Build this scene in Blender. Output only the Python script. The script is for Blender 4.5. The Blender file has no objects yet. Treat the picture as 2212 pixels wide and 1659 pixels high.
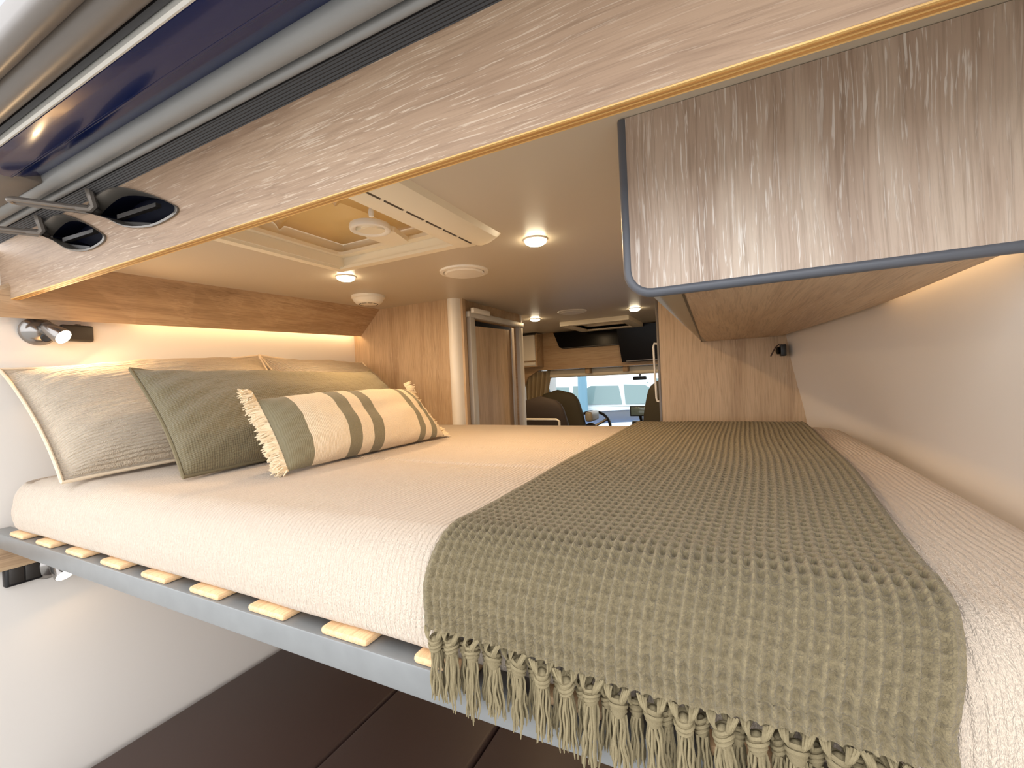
import bpy, bmesh, math, random
from mathutils import Vector, Matrix
from mathutils.geometry import tessellate_polygon
from mathutils import noise as mnoise

random.seed(7)
S = bpy.context.scene
C = S.collection
ZO = 1.45            # camera height above the van floor; shapes below are written relative to the camera

# ------------------------------------------------------------------ camera
cam_d = bpy.data.cameras.new('camera'); cam = bpy.data.objects.new('camera', cam_d); C.objects.link(cam)
cam_d.sensor_width = 36.0; cam_d.lens = 36.0 * 947.44 / 2212.0
cam_d.clip_start = 0.01; cam_d.clip_end = 200
def _cam():
    P = Vector((1106.0, 829.5)); f = 947.44
    vx = Vector((-783.0 - P.x, 906.0 - P.y, f)).normalized() * -1      # world +X in camera (right, down, forward)
    vy = Vector((1580.0 - P.x, 800.0 - P.y, f)).normalized()           # world +Y
    vx = (vx - vy * vx.dot(vy)).normalized()
    vz = vx.cross(vy)
    right = Vector((vx.x, vy.x, vz.x)); down = Vector((vx.y, vy.y, vz.y)); fwd = Vector((vx.z, vy.z, vz.z))
    m = Matrix((right, -down, -fwd)).transposed().to_4x4()
    m.translation = Vector((0, 0, ZO))
    cam.matrix_world = m
_cam()
S.camera = cam

# ------------------------------------------------------------------ world, daylight, exposure
w = bpy.data.worlds.new('overcast_sky'); S.world = w; w.use_nodes = True
bg = w.node_tree.nodes['Background']
bg.inputs[0].default_value = (0.96, 0.97, 1.0, 1); bg.inputs[1].default_value = 2.75
S.view_settings.view_transform = 'Standard'; S.view_settings.look = 'None'
S.view_settings.gamma = 1.0; S.view_settings.use_curve_mapping = False
S.view_settings.exposure = 0.12
WARM = (1.0, 0.66, 0.34)
SPOT_W = 3.2

# ------------------------------------------------------------------ materials
MATS = {}
def mat(name):
    m = bpy.data.materials.new(name); m.use_nodes = True
    MATS[name] = m
    return m, m.node_tree, m.node_tree.nodes, m.node_tree.links, m.node_tree.nodes['Principled BSDF']
def N(nt, t, **kw):
    n = nt.nodes.new(t)
    for k, v in kw.items():
        if hasattr(n, k): setattr(n, k, v)
        else: n.inputs[k].default_value = v
    return n
def lin(r, g, b):
    f = lambda c: ((c / 255) / 12.92 if c / 255 <= 0.04045 else ((c / 255 + 0.055) / 1.055) ** 2.4)
    return (f(r), f(g), f(b), 1)
def plain(name, col, rough=0.5, metal=0.0, bump=0.0, bscale=300, coat=0.0, spec=0.5, var=0.0, vscale=8):
    m, nt, ns, L, p = mat(name)
    p.inputs['Base Color'].default_value = col; p.inputs['Roughness'].default_value = rough
    p.inputs['Metallic'].default_value = metal; p.inputs['Coat Weight'].default_value = coat
    p.inputs['Coat Roughness'].default_value = 0.05
    p.inputs['Specular IOR Level'].default_value = spec
    tc = N(nt, 'ShaderNodeTexCoord')
    if var:
        n = N(nt, 'ShaderNodeTexNoise', Scale=vscale, Detail=4.0); L.new(tc.outputs['Object'], n.inputs['Vector'])
        mx = N(nt, 'ShaderNodeMix', data_type='RGBA')
        mx.inputs[6].default_value = tuple(c * (1 - var) for c in col[:3]) + (1,)
        mx.inputs[7].default_value = tuple(min(1, c * (1 + var)) for c in col[:3]) + (1,)
        L.new(n.outputs['Fac'], mx.inputs[0]); L.new(mx.outputs[2], p.inputs['Base Color'])
    if bump:
        n = N(nt, 'ShaderNodeTexNoise', Scale=bscale, Detail=3.0); L.new(tc.outputs['Object'], n.inputs['Vector'])
        b = N(nt, 'ShaderNodeBump', Strength=bump, Distance=0.001); L.new(n.outputs['Fac'], b.inputs['Height']); L.new(b.outputs[0], p.inputs['Normal'])
    return m
def ramp(nt, stops):
    r = N(nt, 'ShaderNodeValToRGB'); e = r.color_ramp.elements
    while len(e) < len(stops): e.new(0.5)
    for i, (pos, col) in enumerate(stops): e[i].position = pos; e[i].color = col if len(col) == 4 else col + (1,)
    return r
def wood(name, axis, dark, mid, light, fleck, rough=0.5, fl=0.6, bump=0.25, k=1.0):
    m, nt, ns, L, p = mat(name)
    tc = N(nt, 'ShaderNodeTexCoord')
    wn_ = N(nt, 'ShaderNodeTexNoise', Scale=5.0, Detail=1.0); L.new(tc.outputs['Object'], wn_.inputs['Vector'])
    wav = N(nt, 'ShaderNodeVectorMath', operation='MULTIPLY_ADD'); wav.inputs[1].default_value = (0.012, 0.012, 0.012)
    L.new(wn_.outputs['Color'], wav.inputs[0]); L.new(tc.outputs['Object'], wav.inputs[2])
    def nz(across, along, detail, dist=0.0, off=0.0):
        mp = N(nt, 'ShaderNodeMapping')
        s = [across * k] * 3; s[axis] = along * k
        mp.inputs['Scale'].default_value = s; mp.inputs['Location'].default_value = (off, off * 1.7, off * 0.6)
        L.new(wav.outputs[0], mp.inputs['Vector'])
        n = N(nt, 'ShaderNodeTexNoise', Scale=1.0, Detail=detail, Roughness=0.6, Distortion=dist)
        L.new(mp.outputs[0], n.inputs['Vector']); return n
    a = nz(9, 0.9, 4, 0.8); b = nz(230, 6.5, 4, 0.5, 3.1); c = nz(330, 13, 3, 0.5, 7.7); d = nz(4.2, 1.5, 3, 0.5, 11)
    r1 = ramp(nt, [(0.30, dark), (0.5, mid), (0.72, light)]); L.new(a.outputs['Fac'], r1.inputs[0])
    r2 = ramp(nt, [(0.30, (0.74, 0.71, 0.68)), (0.54, (1.06, 1.06, 1.06))]); L.new(b.outputs['Fac'], r2.inputs[0])
    mu = N(nt, 'ShaderNodeMix', data_type='RGBA', blend_type='MULTIPLY'); mu.inputs[0].default_value = 0.9
    L.new(r1.outputs[0], mu.inputs[6]); L.new(r2.outputs[0], mu.inputs[7])
    r3 = ramp(nt, [(0.565, (0, 0, 0)), (0.635, (1, 1, 1))]); L.new(c.outputs['Fac'], r3.inputs[0])
    rd = ramp(nt, [(0.38, (0.15, 0.15, 0.15)), (0.62, (1, 1, 1))]); L.new(d.outputs['Fac'], rd.inputs[0])
    mm = N(nt, 'ShaderNodeMath', operation='MULTIPLY'); L.new(r3.outputs[0], mm.inputs[0]); L.new(rd.outputs[0], mm.inputs[1])
    m2 = N(nt, 'ShaderNodeMath', operation='MULTIPLY'); L.new(mm.outputs[0], m2.inputs[0]); m2.inputs[1].default_value = fl
    mx = N(nt, 'ShaderNodeMix', data_type='RGBA'); mx.inputs[7].default_value = fleck
    L.new(m2.outputs[0], mx.inputs[0]); L.new(mu.outputs[2], mx.inputs[6]); L.new(mx.outputs[2], p.inputs['Base Color'])
    p.inputs['Roughness'].default_value = rough
    ad = N(nt, 'ShaderNodeMath', operation='ADD'); L.new(b.outputs['Fac'], ad.inputs[0]); L.new(r3.outputs[0], ad.inputs[1])
    bp = N(nt, 'ShaderNodeBump', Strength=bump, Distance=0.0008); L.new(ad.outputs[0], bp.inputs['Height']); L.new(bp.outputs[0], p.inputs['Normal'])
    return m
def emit(name, col, strength):
    m, nt, ns, L, p = mat(name)
    p.inputs['Base Color'].default_value = (0.9, 0.85, 0.75, 1)
    p.inputs['Emission Color'].default_value = col + (1,); p.inputs['Emission Strength'].default_value = strength
    return m
def cloth(name, col, per_u, per_v, depth=0.5, dist=0.0012, sheen=0.25, var=0.12, yarn=1500, knit=False, stripes=None):
    """woven or knitted cloth on UV metres: ridges every per_u / per_v metres plus yarn noise"""
    m, nt, ns, L, p = mat(name)
    uv = N(nt, 'ShaderNodeUVMap', uv_map='uv'); sp = N(nt, 'ShaderNodeSeparateXYZ')
    wob = N(nt, 'ShaderNodeTexNoise', Scale=55.0, Detail=2.0); L.new(uv.outputs[0], wob.inputs['Vector'])
    va = N(nt, 'ShaderNodeVectorMath', operation='MULTIPLY_ADD'); va.inputs[1].default_value = (0.0045, 0.0045, 0); 
    L.new(wob.outputs['Color'], va.inputs[0]); L.new(uv.outputs[0], va.inputs[2]); L.new(va.outputs[0], sp.inputs[0])
    hs = []
    for i, per in enumerate((per_u, per_v)):
        if not per: continue
        mu = N(nt, 'ShaderNodeMath', operation='MULTIPLY'); mu.inputs[1].default_value = 2 * math.pi / per; L.new(sp.outputs[i], mu.inputs[0])
        sn = N(nt, 'ShaderNodeMath', operation='SINE'); L.new(mu.outputs[0], sn.inputs[0]); hs.append(sn)
    fine = N(nt, 'ShaderNodeTexNoise', Scale=float(yarn), Detail=2.0); L.new(uv.outputs[0], fine.inputs['Vector'])
    if knit:
        mp = N(nt, 'ShaderNodeMapping'); mp.inputs['Scale'].default_value = (1, 0.33, 1); L.new(uv.outputs[0], mp.inputs['Vector']); L.new(mp.outputs[0], fine.inputs['Vector'])
    acc = None
    for h in hs:
        if acc is None: acc = h
        else:
            ad = N(nt, 'ShaderNodeMath', operation='ADD'); L.new(acc.outputs[0], ad.inputs[0]); L.new(h.outputs[0], ad.inputs[1]); acc = ad
    sc = N(nt, 'ShaderNodeMath', operation='MULTIPLY_ADD'); sc.inputs[1].default_value = 2.2; L.new(fine.outputs['Fac'], sc.inputs[0])
    if acc: L.new(acc.outputs[0], sc.inputs[2])
    bp = N(nt, 'ShaderNodeBump', Strength=depth, Distance=dist); L.new(sc.outputs[0], bp.inputs['Height']); L.new(bp.outputs[0], p.inputs['Normal'])
    big = N(nt, 'ShaderNodeTexNoise', Scale=240.0, Detail=3.0); L.new(uv.outputs[0], big.inputs['Vector'])
    mx = N(nt, 'ShaderNodeMix', data_type='RGBA', blend_type='MULTIPLY')
    rr = ramp(nt, [(0.25, (1 - var,) * 3), (0.75, (1 + var * 0.5,) * 3)]); L.new(big.outputs['Fac'], rr.inputs[0])
    mx.inputs[0].default_value = 1.0; L.new(rr.outputs[0], mx.inputs[7]); mx.inputs[6].default_value = col
    if stripes:
        r = ramp(nt, stripes); r.color_ramp.interpolation = 'CONSTANT'
        s2 = N(nt, 'ShaderNodeSeparateXYZ'); L.new(uv.outputs[0], s2.inputs[0])
        dv = N(nt, 'ShaderNodeMath', operation='DIVIDE'); dv.inputs[1].default_value = 0.60; L.new(s2.outputs[0], dv.inputs[0])
        L.new(dv.outputs[0], r.inputs[0]); L.new(r.outputs[0], mx.inputs[6])
    L.new(mx.outputs[2], p.inputs['Base Color'])
    p.inputs['Roughness'].default_value = 0.95; p.inputs['Sheen Weight'].default_value = sheen; p.inputs['Sheen Roughness'].default_value = 0.6
    p.inputs['Specular IOR Level'].default_value = 0.1
    return m

FLECK = lin(222, 205, 186)
wood('oak_header', 0, lin(150, 122, 98), lin(170, 142, 116), lin(186, 159, 132), lin(224, 204, 180), 0.5, 0.65)
wood('oak_cabinet', 2, lin(160, 138, 120), lin(190, 170, 152), lin(210, 194, 176), lin(244, 238, 230), 0.42, 0.95, 0.4)
wood('oak_under', 1, lin(186, 158, 130), lin(206, 182, 154), lin(220, 198, 170), FLECK, 0.5, 0.5)
wood('oak_vertical', 2, lin(174, 146, 114), lin(194, 167, 134), lin(208, 182, 150), lin(224, 202, 172), 0.5, 0.35)
wood('oak_length', 1, lin(158, 128, 96), lin(184, 154, 120), lin(202, 174, 138), lin(216, 190, 156), 0.5, 0.4)
wood('oak_front', 0, lin(160, 130, 96), lin(184, 154, 118), lin(198, 170, 134), lin(214, 190, 158), 0.5, 0.3)
wood('plywood_edge', 0, lin(214, 168, 98), lin(232, 190, 120), lin(240, 206, 142), lin(246, 218, 160), 0.6, 0.3)
wood('plywood_dark', 0, lin(176, 122, 62), lin(192, 140, 76), lin(204, 154, 90), lin(212, 168, 104), 0.6, 0.2)
wood('beech_slat', 1, lin(222, 180, 132), lin(236, 198, 152), lin(242, 210, 168), lin(248, 222, 186), 0.45, 0.3)
plain('ceiling_vinyl', lin(200, 188, 168), 0.42, bump=0.05, bscale=900)
plain('wall_vinyl', lin(234, 228, 220), 0.5, bump=0.05, bscale=900)
plain('white_plastic', lin(238, 232, 220), 0.35)
plain('cream_plastic', lin(238, 226, 200), 0.4)
plain('grey_trim', lin(92, 96, 104), 0.35, bump=0.05)
plain('beige_trim', lin(150, 140, 120), 0.35)
plain('aluminium', lin(196, 192, 184), 0.5, 0.1)
plain('steel_paint', lin(140, 142, 142), 0.34, 0.35, bump=0.10, bscale=60, var=0.12, vscale=30)
plain('rubber_grey', lin(142, 142, 140), 0.34, bump=0.08, bscale=120, var=0.1)
plain('rubber_dark', lin(44, 42, 42), 0.5, bump=0.08, bscale=200)
plain('rubber_brown', lin(112, 104, 96), 0.36, var=0.08)
plain('navy_paint', lin(18, 32, 78), 0.16, coat=0.3, spec=0.3)
plain('edge_sealant', lin(226, 224, 216), 0.35)
plain('black_plastic', lin(26, 25, 26), 0.4)
plain('black_gloss', lin(6, 6, 9), 0.22, spec=0.15)
plain('dark_plastic', lin(52, 48, 44), 0.4)
plain('bezel_grey', lin(112, 106, 98), 0.28, 0.35)
plain('pocket_dark', lin(8, 12, 32), 0.6, spec=0.2)
plain('chrome', lin(205, 205, 205), 0.12, 1.0)
plain('wire_grey', lin(128, 120, 112), 0.32, 0.4)
plain('seat_brown', lin(64, 48, 43), 0.42, bump=0.15, bscale=500, var=0.06)
plain('cab_seat', lin(48, 38, 32), 0.75, bump=0.2, bscale=700)
plain('cab_seat_olive', lin(62, 56, 40), 0.75, bump=0.2, bscale=700)
plain('asphalt', lin(168, 166, 162), 0.9, var=0.15, vscale=3)
plain('car_white', lin(232, 236, 238), 0.2, coat=0.6)
plain('car_glass', lin(128, 148, 148), 0.08, coat=0.4)
plain('lamp_metal', lin(150, 146, 142), 0.18, 0.85)
plain('floor_vinyl', lin(92, 84, 76), 0.5, var=0.1)
plain('curtain', lin(178, 160, 128), 0.9, bump=0.2)
plain('pole_blue', lin(120, 158, 178), 0.5)
plain('bonnet_sky_glare', lin(70, 140, 205), 0.25, coat=0.3)  # navy bonnet paint lightened, bright sky reflection put into the base colour
plain('screw_metal', lin(180, 180, 180), 0.2, 1.0)
emit('spot_glow', (1.0, 0.84, 0.58), 40.0)
emit('lamp_glow', (1.0, 0.88, 0.68), 20.0)
emit('strip_glow', WARM, 23.0)
CREAM = lin(226, 208, 184); OLIVE = lin(126, 118, 96)
cloth('bed_cover', lin(229, 211, 190), 0.0085, None, 0.9, 0.0020, 0.2, 0.08, 900, True)
cloth('throw_knit', lin(140, 127, 98), None, None, 0.75, 0.002, 0.15, 0.30, 560)
cloth('pillow_cream', lin(238, 218, 190), None, 0.0085, 1.0, 0.0035, 0.2, 0.08, 500)
cloth('pillow_olive', lin(126, 115, 86), 0.0055, 0.0055, 0.55, 0.0012, 0.25, 0.2, 700)
B_, G_ = lin(232, 212, 182), lin(134, 125, 98)
cloth('pillow_stripe', B_, 0.004, None, 0.45, 0.001, 0.2, 0.1, 800, False,
      [(0.0, G_), (0.105, B_), (0.275, G_), (0.345, B_), (0.415, G_), (0.485, B_), (0.755, G_), (0.805, B_), (0.865, G_), (0.92, B_), (0.985, G_)])
plain('fringe_cream', lin(240, 222, 190), 0.9, bump=0.3, bscale=900)
plain('tassel_yarn', lin(138, 126, 98), 0.95, bump=0.5, bscale=1400, var=0.2, vscale=700, spec=0.1)
def glass(name, col, mixf):
    m, nt, ns, L, p = mat(name)
    out = [n for n in ns if n.type == 'OUTPUT_MATERIAL'][0]
    t = N(nt, 'ShaderNodeBsdfTransparent'); t.inputs[0].default_value = col
    g = N(nt, 'ShaderNodeBsdfGlossy'); g.inputs['Roughness'].default_value = 0.02
    fr = N(nt, 'ShaderNodeLayerWeight', Blend=mixf); mx = N(nt, 'ShaderNodeMixShader')
    L.new(fr.outputs['Fresnel'], mx.inputs[0]); L.new(t.outputs[0], mx.inputs[1]); L.new(g.outputs[0], mx.inputs[2]); L.new(mx.outputs[0], out.inputs[0])
glass('windscreen_glass', (0.70, 0.77, 0.78, 1), 0.12)
def _dome():
    m, nt, ns, L, p = mat('dome_acrylic')
    out = [n for n in ns if n.type == 'OUTPUT_MATERIAL'][0]
    p.inputs['Base Color'].default_value = lin(202, 172, 126); p.inputs['Roughness'].default_value = 0.16
    t = N(nt, 'ShaderNodeBsdfTranslucent'); t.inputs[0].default_value = lin(214, 166, 92)
    mx = N(nt, 'ShaderNodeMixShader'); mx.inputs[0].default_value = 0.10
    L.new(p.outputs[0], mx.inputs[1]); L.new(t.outputs[0], mx.inputs[2]); L.new(mx.outputs[0], out.inputs[0])
_dome()

# ------------------------------------------------------------------ mesh helpers (coordinates relative to the camera)
class MB:
    def __init__(s): s.v = []; s.f = []; s.uv = None
    def add(s, vs, fs):
        o = len(s.v); s.v += [Vector(p) for p in vs]; s.f += [tuple(i + o for i in f) for f in fs]; return s
    def box(s, x0, x1, y0, y1, z0, z1, r=0.0, seg=2):
        bm = bmesh.new(); bmesh.ops.create_cube(bm, size=1)
        for v in bm.verts: v.co = Vector((x0 + (v.co.x + .5) * (x1 - x0), y0 + (v.co.y + .5) * (y1 - y0), z0 + (v.co.z + .5) * (z1 - z0)))
        if r: bmesh.ops.bevel(bm, geom=bm.edges[:], offset=r, segments=seg, profile=0.5, affect='EDGES')
        return s.bm(bm)
    def bm(s, bm, M=None):
        bm.verts.index_update()
        s.add([(M @ v.co) if M else v.co.copy() for v in bm.verts], [[v.index for v in f.verts] for f in bm.faces]); bm.free(); return s
    def tube(s, pts, r, n=8, closed=False, cap=True):
        pts = [Vector(p) for p in pts]; k = len(pts); rings = []; up = None
        rr = r if isinstance(r, (list, tuple)) else [r] * k
        for i, p in enumerate(pts):
            a = pts[(i - 1) % k] if (closed or i > 0) else p; b = pts[(i + 1) % k] if (closed or i < k - 1) else p
            t = (b - a).normalized()
            if up is None:
                up = t.orthogonal().normalized()
            else:
                up = (up - t * up.dot(t)); up = up.normalized() if up.length > 1e-6 else t.orthogonal().normalized()
            sd = t.cross(up)
            rings.append([p + (up * math.cos(2 * math.pi * j / n) + sd * math.sin(2 * math.pi * j / n)) * rr[i] for j in range(n)])
        fs = []
        for i in range(k if closed else k - 1):
            i2 = (i + 1) % k
            for j in range(n): fs.append((i * n + j, i * n + (j + 1) % n, i2 * n + (j + 1) % n, i2 * n + j))
        if cap and not closed: fs += [tuple(range(n))[::-1], tuple((k - 1) * n + j for j in range(n))]
        return s.add([p for rg in rings for p in rg], fs)
    def lathe(s, prof, c, axis=(0, 0, 1), n=32):
        ax = Vector(axis).normalized(); u = ax.orthogonal().normalized(); w_ = ax.cross(u); c = Vector(c); vs = []; fs = []
        for r, h in prof:
            for j in range(n):
                a = 2 * math.pi * j / n; vs.append(c + ax * h + (u * math.cos(a) + w_ * math.sin(a)) * r)
        for i in range(len(prof) - 1):
            for j in range(n): fs.append((i * n + j, i * n + (j + 1) % n, (i + 1) * n + (j + 1) % n, (i + 1) * n + j))
        fs += [tuple(range(n))[::-1], tuple((len(prof) - 1) * n + j for j in range(n))]
        return s.add(vs, fs)
    def plate(s, outer, holes, to3, t):
        """flat plate with holes; to3(a, b, d) maps outline coordinates and depth 0..t to 3-D"""
        loops = [outer] + list(holes); flat = [p for l in loops for p in l]; n = len(flat)
        tri = tessellate_polygon([[Vector((a, b, 0)) for a, b in l] for l in loops])
        vs = [to3(a, b, 0) for a, b in flat] + [to3(a, b, t) for a, b in flat]
        fs = [tuple(f) for f in tri] + [tuple(n + i for i in reversed(f)) for f in tri]
        o = 0
        for l in loops:
            k = len(l)
            for i in range(k): j = (i + 1) % k; fs.append((o + i, o + j, n + o + j, n + o + i))
            o += k
        return s.add(vs, fs)
    def extrude(s, prof, to3, a0, a1, closed=True):
        k = len(prof); vs = [to3(p, q, a0) for p, q in prof] + [to3(p, q, a1) for p, q in prof]; fs = []
        for i in range(k if closed else k - 1):
            j = (i + 1) % k; fs.append((i, j, k + j, k + i))
        if closed: fs += [tuple(range(k))[::-1], tuple(range(k, 2 * k))]
        return s.add(vs, fs)
    def grid(s, fn, nu, nv, uvf=None):
        o = len(s.v)
        for j in range(nv + 1):
            for i in range(nu + 1): s.v.append(Vector(fn(i / nu, j / nv)))
        uvs = [uvf(i / nu, j / nv) for j in range(nv + 1) for i in range(nu + 1)] if uvf else None
        for j in range(nv):
            for i in range(nu):
                a = o + j * (nu + 1) + i; s.f.append((a, a + 1, a + nu + 2, a + nu + 1))
        if uvs is not None: s.uv = (s.uv or []) + uvs
        return s
def rrect(x0, x1, y0, y1, r, n=5):
    out = []
    for cx, cy, a0 in ((x1 - r, y1 - r, 0), (x0 + r, y1 - r, 90), (x0 + r, y0 + r, 180), (x1 - r, y0 + r, 270)):
        for i in range(n + 1):
            a = math.radians(a0 + 90 * i / n); out.append((cx + r * math.cos(a), cy + r * math.sin(a)))
    return out
def circ(cx, cy, r, n=32): return [(cx + r * math.cos(2 * math.pi * i / n), cy + r * math.sin(2 * math.pi * i / n)) for i in range(n)]
XZ = lambda Y: (lambda a, b, d: (a, Y + d, b))
XY = lambda z: (lambda a, b, d: (a, b, z + d))
ALONGX = lambda p, q, a: (a, p, q)
ALONGY = lambda p, q, a: (p, a, q)

def mesh(name, mb, m, smooth=35, recalc=True):
    me = bpy.data.meshes.new(name); me.from_pydata([tuple(v) for v in mb.v], [], mb.f)
    if mb.uv:
        ul = me.uv_layers.new(name='uv')
        for lp in me.loops: ul.data[lp.index].uv = mb.uv[lp.vertex_index]
    if recalc:
        bm = bmesh.new(); bm.from_mesh(me); bmesh.ops.recalc_face_normals(bm, faces=bm.faces[:]); bm.to_mesh(me); bm.free()
    if m: me.materials.append(MATS[m])
    if smooth:
        me.polygons.foreach_set('use_smooth', [True] * len(me.polygons)); me.set_sharp_from_angle(angle=math.radians(smooth))
    return me
class Thing:
    """one top-level thing; parts hang under an Empty at its base (or the thing is one mesh when solo)"""
    def __init__(s, name, label, cat=None, group=None, kind=None):
        s.name, s.label, s.cat, s.group, s.kind = name, label, cat, group, kind; s.parts = []
    def part(s, name, mb, m, parent=None, label=None, smooth=35, kind=None, recalc=True):
        o = bpy.data.objects.new(name, mesh(name, mb, m, smooth, recalc)); C.objects.link(o)
        s.parts.append([o, parent, None])
        if label: o['label'] = label
        if kind: o['kind'] = kind
        return o
    def inst(s, name, me, loc, rot=(0, 0, 0), scl=(1, 1, 1), parent=None):
        o = bpy.data.objects.new(name, me); C.objects.link(o); o.rotation_euler = rot; o.scale = scl
        s.parts.append([o, parent, Vector(loc)]); return o
    def light(s, d, loc, rot=(0, 0, 0)):
        o = bpy.data.objects.new(d.name, d); C.objects.link(o); o.rotation_euler = rot
        s.parts.append([o, None, Vector(loc)]); return o
    def done(s, solo=False):
        lo = Vector((1e9,) * 3); hi = -lo
        for o, pa, loc in s.parts:
            if o.type != 'MESH': continue
            for v in o.data.vertices:
                p = v.co + loc if loc else v.co
                for i in range(3): lo[i] = min(lo[i], p[i]); hi[i] = max(hi[i], p[i])
        org = Vector(((lo.x + hi.x) / 2, (lo.y + hi.y) / 2, lo.z))
        if solo: root = s.parts[0][0]; root.name = s.name
        else: root = bpy.data.objects.new(s.name, None); C.objects.link(root); root.empty_display_size = 0.05
        moved = set()
        for o, pa, loc in s.parts:
            if loc is None:
                if o.data.name not in moved: o.data.transform(Matrix.Translation(-org)); moved.add(o.data.name)
            else: o.location = loc - org
            if o is not root: o.parent = pa or root
        root.location = org + Vector((0, 0, ZO))
        if s.label: root['label'] = s.label
        if s.cat: root['category'] = s.cat
        if s.group: root['group'] = s.group
        if s.kind: root['kind'] = s.kind
        return root
def solo(name, mb, m, label=None, cat=None, group=None, kind=None, smooth=35):
    t = Thing(name, label, cat, group, kind); t.part(name, mb, m, smooth=smooth); return t.done(True)
def area(name, size, power, col):
    d = bpy.data.lights.new(name, 'AREA'); d.shape = 'DISK'; d.size = size; d.energy = power; d.color = col; return d

# ------------------------------------------------------------------ the van shell
CZ = 0.40                                              # ceiling
HX0, HX1, HY0, HY1 = -1.10, -0.66, 0.56, 1.03          # roof hatch opening
GX0, GX1, GY0, GY1 = -1.06, -0.63, 3.02, 3.46          # cab skylight opening
FL = -ZO
mb = MB().plate([(-1.9, 0.535), (0.5, 0.535), (0.5, 3.75), (-1.9, 3.75)], [[(HX0, HY0), (HX0, HY1), (HX1, HY1), (HX1, HY0)], [(GX0, GY0), (GX0, GY1), (GX1, GY1), (GX1, GY0)]], XY(CZ), 0.03)
t = Thing('ceiling', 'smooth beige grey van ceiling with round lamps', kind='structure'); t.part('ceiling', mb, 'ceiling_vinyl', smooth=0); t.done(True)
solo('floor', MB().box(-1.9, 0.5, 0.2, 4.6, FL - 0.06, FL), 'floor_vinyl', 'grey brown van floor under the bench', kind='structure')
def lwall(u, v):
    y = 0.22 + 4.3 * u; z = FL + (CZ + 0.03 - FL) * v
    x = -1.815 - 0.03 * max(0, min(1, (0.62 - y) / 0.1)) * max(0, min(1, (z - 0.22) / 0.05)) + 0.10 * max(0, (y - 2.6) / 2) ** 2
    return (x, y, z)
def thick(fn, nu, nv, dx):
    m_ = MB(); m_.grid(fn, nu, nv); m_.grid(lambda u, v: (fn(u, v)[0] + dx, fn(u, v)[1], fn(u, v)[2]), nu, nv)
    k = (nu + 1) * (nv + 1); edge = [i for i in range(nu + 1)] + [j * (nu + 1) + nu for j in range(1, nv + 1)] + [nv * (nu + 1) + i for i in range(nu - 1, -1, -1)] + [j * (nu + 1) for j in range(nv - 1, 0, -1)]
    for a, b in zip(edge, edge[1:] + edge[:1]): m_.f.append((a, b, k + b, k + a))
    return m_
solo('wall_left', thick(lwall, 24, 24, -0.04), 'wall_vinyl', 'smooth pale wall behind the pillows', kind='structure', smooth=60)
def rwx(y, z):                                          # right wall, bowed in towards the front
    if y < 1.1: base = 0.335 - 0.02 * (y - 0.5) / 0.6
    else: base = 0.315 - 0.125 * ((y - 1.1) / 0.86) ** 1.25 if y < 2.05 else 0.174
    d = max(0.0, min(1.0, (0.12 - z) / 0.30)); low = 0.362 if y < 1.45 else 0.362 - 0.125 * min(1.0, (y - 1.45) / 0.5) ** 1.9
    return base + (low - base) * d ** 1.3 - 0.02 * max(0, (z - 0.12) / 0.3)
solo('wall_right', thick(lambda u, v: (rwx(0.22 + 2.2 * u, FL + (CZ + 0.03 - FL) * v), 0.22 + 2.2 * u, FL + (CZ + 0.03 - FL) * v), 30, 30, 0.05), 'wall_vinyl', 'smooth cream wall beside the foot of the bed', kind='structure', smooth=60)
solo('wall_cab_right', MB().box(0.28, 0.33, 2.4, 4.6, FL, CZ + 0.03), 'wall_vinyl', 'pale cab side wall', kind='structure')

# header board over the rear opening, with two latch recesses cut through it
BY = 0.470
def leaf(dx, s=1.0, inset=0.0):
    base = [(-1.30, .430), (-1.21, .452), (-1.13, .441), (-1.02, .402), (-0.945, .367), (-0.923, .352), (-0.94, .341), (-1.02, .337), (-1.12, .356), (-1.20, .390), (-1.27, .415)]
    pts = []
    n = len(base)
    for i in range(n):
        p0, p1, p2, p3 = [Vector(base[(i + j) % n]) for j in (-1, 0, 1, 2)]
        for q in range(3):
            u = q / 3; pts.append(0.5 * ((2 * p1) + (p2 - p0) * u + (2 * p0 - 5 * p1 + 4 * p2 - p3) * u * u + (3 * p1 - p0 - 3 * p2 + p3) * u ** 3))
    c = Vector((-1.10, .392))
    return [((c.x + (p.x - c.x) * s * (1 - inset)) + dx, c.y + (p.y - c.y) * (1 - inset * 2.2)) for p in pts]
L1, L2 = leaf(0.0), leaf(-0.275, 0.93)
t = Thing('trim_1', 'oak header board with bare plywood bottom edge above the bed', kind='structure')
t.part('board', MB().plate([(-1.90, .287), (0.5, .287), (0.5, .50), (-1.90, .50)], [L1, L2], XZ(BY), 0.018), 'oak_header', smooth=0)
for i in range(5):
    t.part('ply_layer', MB().box(-1.90, 0.5, BY + 0.0002 + i * 0.0036, BY + 0.0036 + i * 0.0036, .2852 - (0.0006 if i % 2 else 0), .2872), 'plywood_edge' if i % 2 == 0 else 'plywood_dark')
t.done()
# roof skin and rear frame above the opening
solo('roof_beam', MB().box(-1.9, 0.5, 0.252, 0.50, 0.545, 0.60), 'navy_paint', kind='structure')
solo('roof_skin', MB().plate([(-1.95, 0.48), (0.55, 0.48), (0.55, 4.3), (-1.95, 4.3)], [[(HX0, HY0), (HX0, HY1), (HX1, HY1), (HX1, HY0)], [(GX0, GY0), (GX0, GY1), (GX1, GY1), (GX1, GY0)]], XY(0.50), 0.05), 'navy_paint', kind='structure', smooth=0)

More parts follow.
